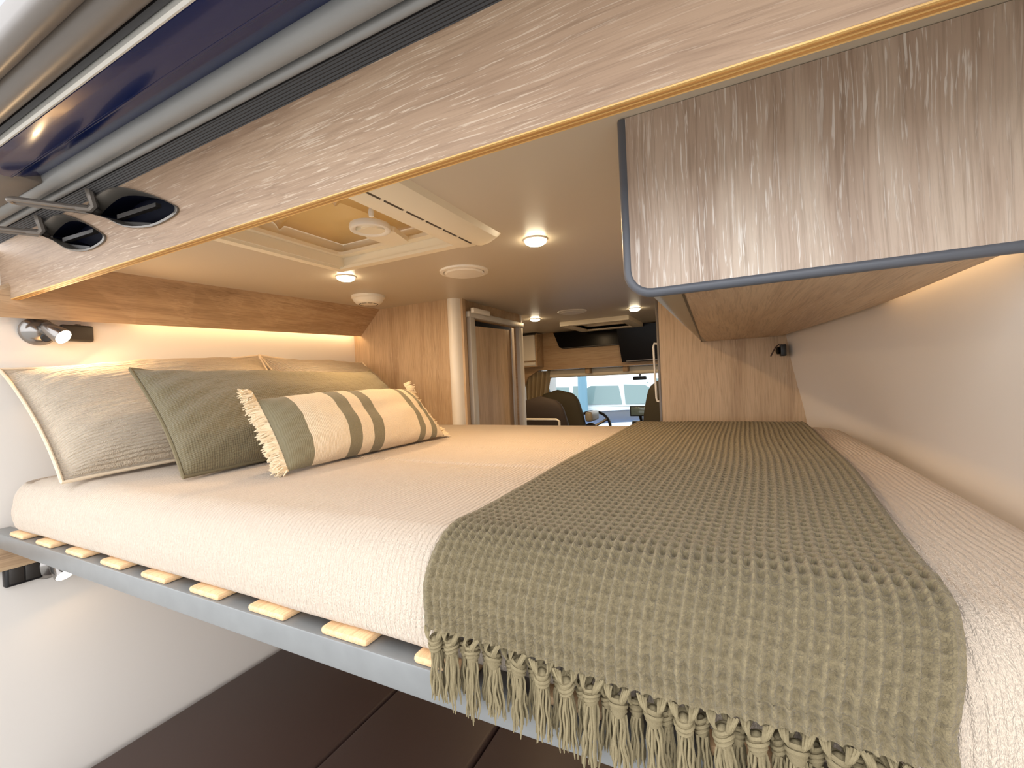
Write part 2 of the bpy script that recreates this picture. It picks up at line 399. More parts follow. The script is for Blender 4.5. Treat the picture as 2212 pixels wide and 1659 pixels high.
def arc(cy, cz, r, a0, a1, n=10): return [(cy + r * math.cos(math.radians(a0 + (a1 - a0) * i / n)), cz + r * math.sin(math.radians(a0 + (a1 - a0) * i / n))) for i in range(n + 1)]
t = Thing('rear_door_seal', 'thick grey rubber weather strip with ribbed lip above the header board', 'weather strip')
t.part('seal_tube', MB().extrude(arc(0.4145, 0.4765, 0.0185, 160, 380, 16) + [(0.430, .50), (0.396, .50)], ALONGX, -1.83, 0.5), 'rubber_grey')
t.part('seal_bead', MB().extrude(arc(0.4415, 0.4665, 0.0072, 160, 380, 8) + [(0.449, .49), (0.434, .49)], ALONGX, -1.83, 0.5), 'rubber_grey')
pr = []
for i in range(6):
    y = 0.4490 + i * 0.0034; z = 0.4610 - i * 0.0021; pr += [(y, z), (y + 0.0012, z - 0.0012), (y + 0.0028, z - 0.0012)]
pr += [(0.4695, 0.4480), (0.4695, 0.49), (0.449, 0.49)]
t.part('ribbed_lip', MB().extrude(pr, ALONGX, -1.83, 0.5), 'rubber_dark', smooth=20)
t.done()
t = Thing('roof_gutter', 'navy blue painted roof flange above the rear opening', 'roof flange')
t.part('painted_flange', MB().extrude([(0.398, 0.478), (0.372, 0.4655), (0.350, 0.4595), (0.306, 0.459), (0.302, 0.468), (0.33, .478), (0.398, 0.49)], ALONGX, -1.30, 0.5), 'navy_paint', smooth=50)
t.part('flange_step', MB().extrude([(0.3605, 0.4635), (0.3570, 0.4603), (0.3530, 0.4600), (0.353, 0.47), (0.3605, 0.472)], ALONGX, -1.30, 0.5), 'navy_paint', smooth=50)
t.part('sealant_edge', MB().extrude([(0.3045, 0.4588), (0.3010, 0.4570), (0.2975, 0.459), (0.2975, 0.47), (0.3045, 0.47)], ALONGX, -1.42, 0.5), 'edge_sealant')
t.part('end_cap', MB().box(-1.62, -1.29, 0.30, 0.40, 0.462, 0.50, 0.006), 'rubber_brown')
t.part('screw', MB().lathe([(0.016, 0), (0.016, -0.002), (0.010, -0.003), (0.009, 0.002), (0.004, 0.001), (0.0005, 0.001)], (-1.42, 0.345, 0.4625), n=20), 'screw_metal')
t.done()
t = Thing('door_edge_seal', 'brown grey rolled rubber edge outermost above the rear opening', 'weather strip')
t.part('roll', MB().extrude(arc(0.268, 0.478, 0.021, 190, 360, 12) + [(0.289, .50), (0.247, .50)], ALONGX, -1.6, 0.5), 'rubber_brown')
t.part('roll', MB().extrude(arc(0.2345, 0.474, 0.0155, 180, 372, 12) + [(0.249, .50), (0.219, .50)], ALONGX, -1.6, 0.5), 'rubber_brown')
t.part('lip', MB().extrude([(0.2995, .470), (0.294, .464), (0.289, .468), (0.289, .49), (0.2995, .49)], ALONGX, -1.6, 0.5), 'rubber_dark')
t.done()

def catch(L, dx, lab):
    t = Thing('door_latch', lab, 'latch', 'door latches in the header board')
    inner = leaf(0, 1.0, 0.09); inner = [(x + dx, z) for x, z in inner] if dx == 0 else [(x + dx, z) for x, z in leaf(0, 0.93, 0.09)]
    k = len(L); prof = [(0.0, -0.001), (0.0, -0.004), (0.35, -0.005), (0.8, 0.004), (1.0, 0.020)]
    m_ = MB(); vs = []; fs = []
    for f, d in prof:
        for (a, b), (c, e) in zip(L, inner): vs.append((a + (c - a) * f, BY + d, b + (e - b) * f))
    for i in range(len(prof) - 1):
        for j in range(k): fs.append((i * k + j, i * k + (j + 1) % k, (i + 1) * k + (j + 1) % k, (i + 1) * k + j))
    t.part('bezel', m_.add(vs, fs), 'bezel_grey', smooth=60)
    t.part('pocket', MB().add([(a, BY + 0.020, b) for a, b in inner] + [(a, BY + 0.06, b + 0.005) for a, b in inner], [(j, (j + 1) % k, k + (j + 1) % k, k + j) for j in range(k)] + [tuple(range(k, 2 * k))]), 'pocket_dark')
    cx = -1.09 + dx
    for q, (a0, a1, zz, s) in enumerate(((-0.10, 0.055, .392, -.22), (-0.09, 0.025, .372, -.15))):
        pts = [(cx + a0, BY + 0.012 + q * .004, zz - s * a0 * 0.5 + 0.02), (cx + a1, BY + 0.014 + q * .004, zz - 0.012 + (0.014 if q == 0 else 0))]
        bar = MB(); (xa, ya, za), (xb, yb, zb) = pts
        bar.add([(xa, ya, za), (xb, yb, zb), (xb, yb, zb - .008), (xa, ya, za - .010), (xa, ya + .01, za), (xb, yb + .01, zb), (xb, yb + .01, zb - .008), (xa, ya + .01, za - .010)],
                [(0, 1, 2, 3), (4, 7, 6, 5), (0, 4, 5, 1), (1, 5, 6, 2), (2, 6, 7, 3), (3, 7, 4, 0)])
        t.part('catch_plate', bar, 'dark_plastic')
    # wire striker loop reaching out under the seal
    dxl = dx * 1.0
    lp = []
    A, B = Vector((-1.350 + dxl, 0.364, 0.428)), Vector((-1.270 + dxl, 0.482, 0.424))
    dirv = (B - A).normalized(); nv = Vector((dirv.y, -dirv.x, 0)); hw = 0.011
    for a in range(0, 181, 20): lp.append(A + dirv * (hw * (1 - math.sin(math.radians(a)))) + nv * hw * -math.cos(math.radians(a)))
    lp2 = []
    for a in range(0, 181, 20): lp2.append(B - dirv * (hw * (1 - math.sin(math.radians(a)))) + nv * hw * math.cos(math.radians(a)))
    t.part('striker_loop', MB().tube(lp + lp2, 0.0055, 8, closed=True), 'wire_grey')
    hk = [B + nv * hw * 0.9 - dirv * 0.035, B + nv * hw * 1.2 - dirv * 0.01, B + nv * 0.03 + Vector((0, 0, 0.004)), B + nv * 0.036 - dirv * 0.002 + Vector((0, -0.002, 0.022)), B + nv * 0.030 - dirv * 0.004 + Vector((0, -0.004, 0.040))]
    t.part('striker_hook', MB().tube(hk, 0.008, 8), 'wire_grey')
    t.done()
catch(L1, 0.0, 'grey door latch recess and wire loop, nearer the middle of the header board')
catch(L2, -0.275, 'smaller looking grey door latch recess and loop at the left end of the header board')

# sloping board between ceiling and left wall, light strip behind its lower edge
def slope(u, v):
    y = 0.42 + (1.745 - 0.42) * u
    top = Vector((-1.748 + 0.123 * (y - .6) / 1.14, y, CZ)) if y > 0.489 else Vector((-1.775, y, .286)); bot = Vector((-1.766, y, 0.233 + 0.038 * (y - .45) / 1.3))
    return top + (bot - top) * v
m_ = MB().grid(slope, 8, 1); m_.grid(lambda u, v: Vector(slope(u, v)) + Vector((-0.012, 0, 0.012)), 8, 1)
n_ = 18
for i in range(8): m_.f += [(i, i + 1, n_ + i + 1, n_ + i), (9 + i, 10 + i, n_ + 10 + i, n_ + 9 + i)]
t = Thing('trim_2', 'sloping oak board between the ceiling and the wall behind the pillows', kind='structure')
t.part('board', m_, 'oak_length', smooth=0)
t.part('light_strip', MB().box(-1.786, -1.780, 0.75, 1.735, 0.279, 0.283), 'strip_glow')
t.done()

# partitions
solo('wall_partition_left', MB().plate([(-1.86, FL), (-1.195, FL), (-1.195, CZ), (-1.86, CZ)], [], XZ(1.745), 0.03), 'oak_vertical', 'oak partition wall left of the aisle behind the striped cushion', kind='structure', smooth=0)
t = Thing('trim_3', 'rounded cream corner post at the end of the left partition', kind='structure')
t.part('post', MB().extrude([(-1.198, 1.74), (-1.185, 1.732), (-1.165, 1.735), (-1.150, 1.752), (-1.146, 1.775), (-1.198, 1.775)], lambda p, q, a: (p, q, a), FL, CZ), 'white_plastic', smooth=50)
t.part('inner_rail', MB().box(-1.160, -1.135, 1.775, 1.80, FL, CZ), 'oak_vertical')
t.done()
# washroom side wall with doorway
DX = -1.15
solo('wall_washroom', MB().plate([(1.80, FL), (1.83, FL), (1.83, .315), (2.40, .315), (2.40, FL), (2.44, FL), (2.44, CZ), (1.80, CZ)], [], lambda a, b, d: (DX - d, a, b), 0.025), 'oak_front', 'oak washroom side wall with the framed doorway', kind='structure', smooth=0)
t = Thing('door_1', 'oak washroom door panel in a light grey metal frame', kind='structure')
t.part('frame_post', MB().box(DX, DX + 0.025, 1.825, 1.862, FL, .335, .004), 'aluminium')
t.part('frame_post', MB().box(DX - 0.02, DX + 0.012, 1.868, 1.892, FL, .325, .003), 'aluminium')
t.part('frame_post', MB().box(DX, DX + 0.025, 2.37, 2.425, FL, .335, .004), 'aluminium')
t.part('frame_head', MB().box(DX, DX + 0.03, 1.81, 2.43, .315, .345, .004), 'aluminium')
t.part('door_track', MB().box(DX + 0.03, DX + 0.05, 1.82, 1.98, .335, .36, .004), 'white_plastic')
t.part('door_panel', MB().add([(DX - .02, 1.89, FL), (DX - .045, 2.392, FL), (DX - .045, 2.392, .305), (DX - .02, 1.89, .285), (DX - .04, 1.89, FL), (DX - .065, 2.392, FL), (DX - .065, 2.392, .305), (DX - .04, 1.89, .285)], [(0, 1, 2, 3), (4, 7, 6, 5), (0, 4, 5, 1), (1, 5, 6, 2), (2, 6, 7, 3), (3, 7, 4, 0)]), 'oak_vertical')
t.done()
solo('trim_4', MB().box(DX - 0.03, DX + 0.004, 2.44, 2.465, FL, CZ, 0.006), 'white_plastic', 'slim pale post at the far end of the washroom', kind='structure')
solo('wall_washroom_inner', MB().box(-1.80, -1.19, 2.40, 2.43, FL, CZ), 'wall_vinyl', kind='structure')
PY = 1.955
solo('wall_partition_right', MB().plate([(-0.274, FL), (0.36, FL), (0.36, CZ), (-0.274, CZ)], [], XZ(PY), 0.03), 'oak_vertical', 'oak partition wall right of the aisle under the overhead cabinet', kind='structure', smooth=0)
solo('trim_5', MB().box(-0.280, -0.270, PY - 0.003, PY + 0.035, FL, CZ, 0.002), 'rubber_brown', kind='structure', label='thin dark edge strip on the right partition')
t = Thing('grab_handle', 'thin white grab bar on the edge of the right partition', 'handle')
hx = -0.292
t.part('bar', MB().tube([(-0.272, PY + .005, .127), (hx, PY + .005, .130), (hx - .004, PY + .005, .115), (hx - .002, PY + .005, 0), (hx, PY + .005, -.105), (hx + .004, PY + .005, -.118), (-0.272, PY + .005, -.120)], 0.0045, 8), 'white_plastic')
t.done()

# overhead cabinet on the right
t = Thing('overhead_cabinet', 'large oak overhead cabinet hanging over the foot of the bed', 'cabinet')
cy0, cy1, cx0, cz0 = 0.70, PY - 0.002, -0.137, 0.128
def cab_out(r=0.036):
    return [(0.31, CZ - 0.001), (cx0, CZ - 0.001)] + [(cx0 + r - r * math.cos(math.radians(a)), cz0 + r - r * math.sin(math.radians(a))) for a in range(0, 91, 15)] + [(0.31, cz0)]
ins = lambda x: x
t.part('end_panel', MB().extrude([(x, z) for x, z in cab_out()], ALONGY, cy0, cy0 + 0.018), 'oak_cabinet', smooth=0)
path = [(cx0 - .002, cy0 + .006, CZ - .002)] + [(x, cy0 + .006, z) for x, z in [(p[0] - 0.002, p[1] - 0.002) for p in cab_out()[2:-1]]] + [(0.318, cy0 + .006, cz0 - .002)]
t.part('edge_trim', MB().tube(path, 0.0082, 10), 'grey_trim', smooth=60)
m_ = MB()
def under(u, v):
    y = cy0 + 0.018 + (cy1 - cy0 - 0.018) * v; x0 = -0.062 - 0.04 * v; x1 = rwx(y, cz0) - 0.022
    return Vector((x0 + (x1 - x0) * u, y, cz0 - 0.006 * v))
m_.grid(under, 6, 20); k = len(m_.v); m_.grid(lambda u, v: under(u, v) + Vector((0, 0, 0.012)), 6, 20)
edge = list(range(7)) + [j * 7 + 6 for j in range(1, 21)] + [140 + i for i in range(5, -1, -1)] + [j * 7 for j in range(19, 0, -1)]
for a, b in zip(edge, edge[1:] + edge[:1]): m_.f.append((a, b, k + b, k + a))
t.part('bottom_panel', m_, 'oak_under', smooth=0)
def fascia(s, v):          # rounded beige front profile running along the aisle side
    y = cy0 + 0.016 + (cy1 - cy0 - 0.016) * v; x0 = cx0 + 0.006 + 0.01 * v; xe = -0.066 - 0.04 * v; r = 0.034
    if s < 0.5: return Vector((x0, y, CZ - 0.002 + (cz0 + r - CZ) * (s / 0.5)))
    if s < 0.8:
        a = (s - 0.5) / 0.3 * math.pi / 2; return Vector((x0 + r - r * math.cos(a), y, cz0 - 0.006 * v + r - r * math.sin(a)))
    q = (s - 0.8) / 0.2; return Vector((x0 + r + (xe - x0 - r) * q, y, cz0 - 0.006 * v))
t.part('fascia', MB().grid(fascia, 40, 12), 'beige_trim', smooth=60)
t.part('seam_strip', MB().extrude([(-0.0655, cz0 - .001), (-0.0615, cz0 - .001), (-0.0615, cz0 + .004), (-0.0655, cz0 + .004)], lambda p, q, a: (p - 0.04 * (a - cy0) / (cy1 - cy0), a, q - 0.006 * (a - cy0) / (cy1 - cy0)), cy0 + .02, cy1), 'dark_plastic')
t.part('light_strip', MB().box(0.296, 0.300, 0.76, 1.2, 0.164, 0.167), 'strip_glow')
t.done()

# ------------------------------------------------------------------ ceiling fittings
def spot(x, y, r, lab, power):
    t = Thing('ceiling_spot', lab, 'lamp', 'recessed ceiling spots')
    t.part('ring', MB().lathe([(r * 0.84, -0.003), (r * 0.86, -0.005), (r * 0.94, -0.004), (r, -0.001), (r, 0.0), (r * 0.84, 0.0)], (x, y, CZ)), 'white_plastic')
    t.part('lens', MB().lathe([(r * 0.84, -0.002), (r * 0.82, -0.010), (r * 0.6, -0.015), (0.001, -0.016)], (x, y, CZ)), 'spot_glow')
    t.light(area('spot_light', r * 1.2, power, WARM), (x, y, CZ - 0.020))
    t.done()
spot(-1.228, 1.155, 0.036, 'glowing ceiling spot beside the hatch corner, above the pillows', SPOT_W)
spot(-0.488, 1.165, 0.036, 'glowing ceiling spot nearest the overhead cabinet', SPOT_W)
spot(-1.150, 2.68, 0.036, 'small glowing far ceiling spot by the washroom end', SPOT_W)
spot(-0.508, 2.71, 0.036, 'small glowing far ceiling spot in front of the screen', SPOT_W)
def disc(x, y, r, lab):
    t = Thing('ceiling_disc', lab, 'cover', 'round white ceiling covers')
    t.part('rim', MB().lathe([(r, 0.0), (r * 0.98, -0.006), (r * 0.86, -0.008), (r * 0.82, -0.005), (r * 0.82, 0.0)], (x, y, CZ), n=48), 'white_plastic')
    t.part('cover', MB().lathe([(r * 0.80, 0), (r * 0.80, -0.008), (r * 0.74, -0.012), (0.001, -0.014)], (x, y, CZ), n=48), 'white_plastic')
    t.done()
disc(-0.846, 1.345, 0.088, 'large round white cover on the ceiling near the hatch')
disc(-0.848, 2.545, 0.088, 'far round white cover on the ceiling near the cab skylight')
t = Thing('smoke_alarm', 'round white smoke alarm on the ceiling by the sloping board', 'smoke alarm')
sx, sy, r = -1.425, 1.462, 0.072
t.part('base', MB().lathe([(r, 0), (r, -0.010), (r * 0.92, -0.014), (r * .9, -0.014)], (sx, sy, CZ), n=40), 'white_plastic')
t.part('dome', MB().lathe([(r * 0.93, -0.012), (r * 0.86, -0.024), (r * 0.7, -0.034), (r * 0.62, -0.036), (0.001, -0.037)], (sx, sy, CZ), n=40), 'white_plastic')
for i in range(10):
    a = i * 2 * math.pi / 10
    t.part('vent_slot', MB().box(-.009, .009, -.004, .004, -.002, .002).__class__().add([Vector((sx, sy, CZ - 0.0345)) + Matrix.Rotation(a, 3, 'Z') @ Vector((r * .60 + p[0], p[1], p[2])) for p in ((-.006, -.010, -.003), (.006, -.010, .001), (.006, .010, .001), (-.006, .010, -.003), (-.006, -.010, .004), (.006, -.010, .004), (.006, .010, .004), (-.006, .010, .004))], [(0, 1, 2, 3), (4, 7, 6, 5), (0, 4, 5, 1), (1, 5, 6, 2), (2, 6, 7, 3), (3, 7, 4, 0)]), 'dark_plastic')
t.done()

# roof hatch
t = Thing('roof_hatch', 'cream framed roof hatch with tinted dome and blind cassette', 'roof hatch')
t.part('frame', MB().plate([(-1.150, 0.54), (-0.57, 0.54), (-0.57, 1.062), (-1.150, 1.062)], [[(HX0 + .001, HY0 + .001), (HX0 + .001, HY1 - .001), (HX1 - .001, HY1 - .001), (HX1 - .001, HY0 + .001)]], lambda a, b, d: (a, b, CZ - 0.012 + d), 0.012), 'cream_plastic', smooth=0)
t.part('frame_lip', MB().plate([(-1.138, 0.55), (-0.60, 0.55), (-0.60, 1.050), (-1.138, 1.050)], [[(-1.112, 0.56), (-1.112, 1.024), (-0.67, 1.024), (-0.67, 0.56)]], lambda a, b, d: (a, b, CZ - 0.020 + d), 0.010), 'cream_plastic', smooth=0)
prof = [(-0.668, CZ - 0.012), (-0.668, CZ - 0.024), (-0.655, CZ - 0.027), (-0.622, CZ - 0.028), (-0.612, CZ - 0.024), (-0.602, CZ - 0.032), (-0.575, CZ - 0.028), (-0.553, CZ - 0.014), (-0.547, CZ)]
m_ = MB(); ys = [0.50, 1.00, 1.03, 1.05, 1.060, 1.064]; sc = [1, 1, .97, .85, .6, .25]
vs = []; fs = []; k = len(prof) + 1
for y, q in zip(ys, sc):
    for (x, z) in prof + [(-0.668, CZ)]: vs.append((x if x > -0.7 or True else x, y, CZ - (CZ - z) * q))
for i in range(len(ys) - 1):
    for j in range(k): fs.append((i * k + j, i * k + (j + 1) % k, (i + 1) * k + (j + 1) % k, (i + 1) * k + j))
fs += [tuple(range(k))[::-1], tuple((len(ys) - 1) * k + j for j in range(k))]
cas = t.part('blind_cassette', m_.add(vs, fs), 'cream_plastic', smooth=30)
for i in range(6):
    y0 = 0.62 + i * 0.068
    t.part('vent_slot', MB().box(-0.6165, -0.6085, y0, y0 + 0.056, CZ - 0.0275, CZ - 0.0245), 'dark_plastic', parent=cas)
wl = MB()
q0, q1, q2, q3 = HX0 + .003, HX1 - .003, HY0 + .003, HY1 - .003
for a, b in (((q0, q2), (q0, q3)), ((q0, q3), (q1, q3)), ((q1, q3), (q1, q2)), ((q1, q2), (q0, q2))):
    wl.add([(a[0], a[1], CZ - 0.015), (b[0], b[1], CZ - 0.015), (b[0], b[1], 0.548), (a[0], a[1], 0.548)], [(0, 1, 2, 3)])
t.part('shaft', wl, 'cream_plastic', smooth=0, recalc=False)
def dome(u, v):
    x = HX0 + 0.004 + (HX1 - HX0 - 0.008) * u; y = HY0 + 0.004 + (HY1 - HY0 - 0.008) * v
    h = 0.035 * (max(0, 1 - (2 * u - 1) ** 4) * max(0, 1 - (2 * v - 1) ** 4)) ** 0.5
    gx = min(abs(u - 0.5), 1) ; gy = abs(v - 0.52)
    h -= 0.016 * (math.exp(-(gx / 0.02) ** 2) + math.exp(-(gy / 0.02) ** 2))
    h += 0.009 * min(1, 5 * min(u, 1 - u, v, 1 - v)) * mnoise.noise(Vector((x * 8, y * 8, 0)))
    return (x, y, 0.458 + h)
t.part('dome', MB().grid(dome, 60, 60), 'dome_acrylic', smooth=60)
rim = MB().plate([(HX0 + .004, HY0 + .004), (HX1 - .004, HY0 + .004), (HX1 - .004, HY1 - .004), (HX0 + .004, HY1 - .004)], [rrect(HX0 + .02, HX1 - .02, HY0 + .02, HY1 - .032, 0.012)[::-1]], XY(0.414), 0.010)
t.part('inner_frame', rim, 'cream_plastic', smooth=0)
arm = MB().extrude([(-0.865, 0.990), (-0.80, 0.985), (-0.775, 0.90), (-0.80, 0.84), (-0.85, 0.84), (-0.868, 0.90)], lambda p, q, a: (p, q, a), 0.402, 0.416)
t.part('handle_arm', arm, 'cream_plastic')
dl = t.part('dial', MB().lathe([(0.036, .004), (0.037, -0.006), (0.044, -0.010), (0.050, -0.008), (0.052, -0.002), (0.050, 0.006)], (-0.815, 0.855, 0.408), n=40), 'white_plastic', smooth=50)
t.part('dial_grip', MB().lathe([(0.001, -0.004), (0.022, -0.003), (0.026, 0.002), (0.036, 0.006)], (-0.815, 0.855, 0.406), n=24), 'cream_plastic', parent=dl)
t.part('pull_cord', MB().tube([(-0.715, 0.755, 0.43), (-0.715, 0.755, 0.40)], 0.0012, 6), 'white_plastic')
t.part('cord_bead', MB().lathe([(0.001, 0.010), (0.005, 0.007), (0.0065, 0), (0.0055, -0.010), (0.001, -0.012)], (-0.715, 0.755, 0.394), n=16), 'white_plastic')
t.part('lock_handle', MB().tube([(-0.79, 0.70, 0.440), (-0.76, 0.70, 0.430), (-0.72, 0.705, 0.430), (-0.70, 0.72, 0.440)], 0.011, 10), 'dark_plastic')
t.part('lock_plate', MB().lathe([(0.055, 0.01), (0.055, 0), (0.045, -0.008), (0.001, -0.009)], (-0.75, 0.71, 0.452), n=28), 'cream_plastic')
t.done()
# cab skylight
t = Thing('cab_skylight', 'pale framed cab skylight on the far ceiling before the screen', 'skylight')
ou = [(-1.09, 2.98), (-0.60, 2.98), (-0.60, 3.50), (-1.09, 3.50)]
t.part('frame', MB().plate(ou, [[(-1.02, 3.04), (-1.02, 3.44), (-0.67, 3.44), (-0.67, 3.04)]], XY(CZ - 0.03), 0.03), 'cream_plastic', smooth=0)
wl = MB()
cs = [(-1.02, 3.04), (-1.02, 3.44), (-0.67, 3.44), (-0.67, 3.04)]
for a, b in zip(cs, cs[1:] + cs[:1]): wl.add([(a[0], a[1], CZ - 0.02), (b[0], b[1], CZ - 0.02), (b[0], b[1], 0.53), (a[0], a[1], 0.53)], [(0, 1, 2, 3)])
t.part('shaft', wl, 'cream_plastic', smooth=0, recalc=False)
t.part('dome', MB().box(-1.04, -0.65, 3.02, 3.46, 0.53, 0.545, 0.004), 'dome_acrylic')
t.done()

# ------------------------------------------------------------------ bed
MX0, MX1, MY0, MY1, MZ0, MZ1 = -1.742, 0.332, 0.421, 1.765, -0.330, -0.196
t = Thing('bed_frame', 'grey steel bed frame with light beech slats under the mattress', 'bed frame')
t.part('front_rail', MB().box(-1.80, 0.40, 0.415, 0.455, -0.382, -0.342, 0.003), 'steel_paint')
t.part('rear_rail', MB().box(-1.80, 0.33, 1.70, 1.74, -0.382, -0.342, 0.003), 'steel_paint')
sl = mesh('slat', MB().box(-0.043, 0.043, 0.0, 1.30, 0.0, 0.0115, 0.005, 2), 'beech_slat')
for i in range(13):
    t.inst('slat', sl, (-1.625 + i * 0.1632, 0.417, -0.342))
t.done()
def sgn(a, e): return math.copysign(abs(a) ** e, a)
def mattress():
    mb = MB(); nu, nv = 260, 90
    cx, cy, cz = (MX0 + MX1) / 2, (MY0 + MY1) / 2, (MZ0 + MZ1) / 2
    hx, hy, hz = (MX1 - MX0) / 2, (MY1 - MY0) / 2, (MZ1 - MZ0) / 2
    # rounded box: plan outline with corner radius, section with big round edges
    R, r = 0.115, 0.064
    top = []
    nx, ny, nr = 180, 120, 10
    # cross-section loops from the centre outwards
    def ring(inset, z, n_side=(160, 100, 10)):
        pts = []; rr = max(R - inset, 0.004); x0, x1, y0, y1 = MX0 + inset, MX1 - inset, MY0 + inset, MY1 - inset
        a, b, c = n_side
        for i in range(a): pts.append((x0 + rr + (x1 - x0 - 2 * rr) * i / a, y0))
        for i in range(c): q = math.radians(270 + 90 * i / c); pts.append((x1 - rr + rr * math.cos(q), y0 + rr + rr * math.sin(q)))
        for i in range(b): pts.append((x1, y0 + rr + (y1 - y0 - 2 * rr) * i / b))
        for i in range(c): q = math.radians(90 * i / c); pts.append((x1 - rr + rr * math.cos(q), y1 - rr + rr * math.sin(q)))
        for i in range(a): pts.append((x1 - rr - (x1 - x0 - 2 * rr) * i / a, y1))
        for i in range(c): q = math.radians(90 + 90 * i / c); pts.append((x0 + rr + rr * math.cos(q), y1 - rr + rr * math.sin(q)))
        for i in range(b): pts.append((x0, y1 - rr - (y1 - y0 - 2 * rr) * i / b))
        for i in range(c): q = math.radians(180 + 90 * i / c); pts.append((x0 + rr + rr * math.cos(q), y0 + rr + rr * math.sin(q)))
        return [(x, y, z) for x, y in pts]
    prof = [(0.22, MZ0), (0.10, MZ0), (0.045, MZ0)]
    for a in range(0, 91, 15): prof.append((0.020 - 0.020 * math.sin(math.radians(a)), MZ0 + 0.020 - 0.020 * math.cos(math.radians(a))))
    for q in (0.25, 0.5, 0.75): prof.append((-0.004 * math.sin(math.pi * q), MZ0 + 0.020 + (MZ1 - r - MZ0 - 0.020) * q))
    for a in range(0, 91, 10): prof.append((r - r * math.cos(math.radians(a)), MZ1 - r + r * math.sin(math.radians(a))))
    ins_ = [0.065, 0.085, 0.11, 0.14, 0.18, 0.22, 0.27, 0.32, 0.38, 0.42] + [0.43 + 0.006 * q for q in range(12)] + [0.52, 0.56, 0.61, 0.645, 0.665]
    prof += [(q, MZ1) for q in ins_]
    k = None; s = 0; last = None
    for idx, (ins, z) in enumerate(prof):
        rg = ring(ins, z); k = len(rg)
        s += 0 if last is None else math.hypot(ins - last[0], z - last[1]); last = (ins, z)
        for (x, y, zz) in rg:
            n_ = mnoise.noise(Vector((x * 3.1, y * 3.3, 1.7)))
            if zz >= MZ1 - 1e-6: zz += 0.0035 * n_ + 0.006 * min(1, (ins - 0.05) / 0.3)
            elif ins < 0.03: y += 0.003 * mnoise.noise(Vector((x * 5, zz * 9, 4.2)))
            # fitted-sheet crease across the top
            if zz > MZ1 - 0.01:
                yc = 0.885 + 0.02 * math.sin(x * 2.3); zz -= 0.0055 * math.exp(-((y - yc) / 0.009) ** 2) * max(0, 1 - abs(x + 0.65) / 0.6) * (1 + 0.35 * math.sin(x * 370))
                yc = 1.20; zz -= 0.002 * math.exp(-((y - yc) / 0.012) ** 2)
                if x < -1.45: zz -= 0.022 * ((-1.45 - x) / 0.29) ** 2
            mb.v.append(Vector((x, y, zz)))
        mb.uv = (mb.uv or []) + [(0, 0)] * k
    for i in range(len(prof) - 1):
        for j in range(k): mb.f.append((i * k + j, i * k + (j + 1) % k, (i + 1) * k + (j + 1) % k, (i + 1) * k + j))
    mb.f += [tuple(range(k))[::-1], tuple((len(prof) - 1) * k + j for j in range(k))]
    # box-like unwrap: ribs run front to back over the top and down the front
    uv = []
    for p in mb.v:
        d = MZ1 - p.z
        if p.y < MY0 + 0.06: v_ = p.y - d
        else: v_ = p.y
        uv.append((p.x + 0.0025 * math.sin(v_ * 30), v_) if True else None)
    mb.uv = uv
    return mb
t = Thing('mattress', 'thick mattress in a ribbed cream cover filling the van width', 'mattress')
t.part('mattress', mattress(), 'bed_cover', smooth=60); t.done(True)

# ------------------------------------------------------------------ throw blanket with tassels
BX0 = -0.335
def blanket_path():
    pts = []       # (y, z) from far end to the front hem
    top = MZ1 + 0.014
    for i in range(0, 1): pass
    pts += [(1.787, top - 0.10), (1.785, top - 0.045), (1.772, top - 0.018), (1.75, top - 0.004)]
    y = 1.72
    while y > 0.51: pts.append((y, top + 0.002 * math.sin(y * 9))); y -= 0.02
    r = 0.084
    for a in range(0, 91, 6): pts.append((0.490 - r * math.sin(math.radians(a)), top - r + r * math.cos(math.radians(a))))
    pts += [(0.404, top - 0.092), (0.402, top - 0.100)]
    return pts
bp_ = blanket_path()
cum = [0]
for a, b in zip(bp_, bp_[1:]): cum.append(cum[-1] + math.hypot(a[0] - b[0], a[1] - b[1]))
BL = cum[-1]
def bpt(s):
    lo, hi = 0, len(cum) - 1
    while hi - lo > 1:
        m__ = (lo + hi) // 2
        if cum[m__] <= s: lo = m__
        else: hi = m__
    f = (s - cum[lo]) / max(1e-9, cum[hi] - cum[lo]); a, b = bp_[lo], bp_[hi]
    tx, tz = b[0] - a[0], b[1] - a[1]; l = math.hypot(tx, tz) or 1
    return a[0] + tx * f, a[1] + tz * f, tz / l, -tx / l      # position and outward normal in (y, z)
def bxr(y, z):
    if y > 0.48: return 0.152 + 0.058 * min(1, (y - 0.48) / 1.0) ** 0.8
    return 0.132 + 0.02 * max(0, min(1, (z + 0.26) / 0.07))
PU, PV = 0.0112, 0.0165
NU = int(0.52 / PU * 7); NV = int(BL / PV * 11)
m_ = MB(); vs = []; uvs = []
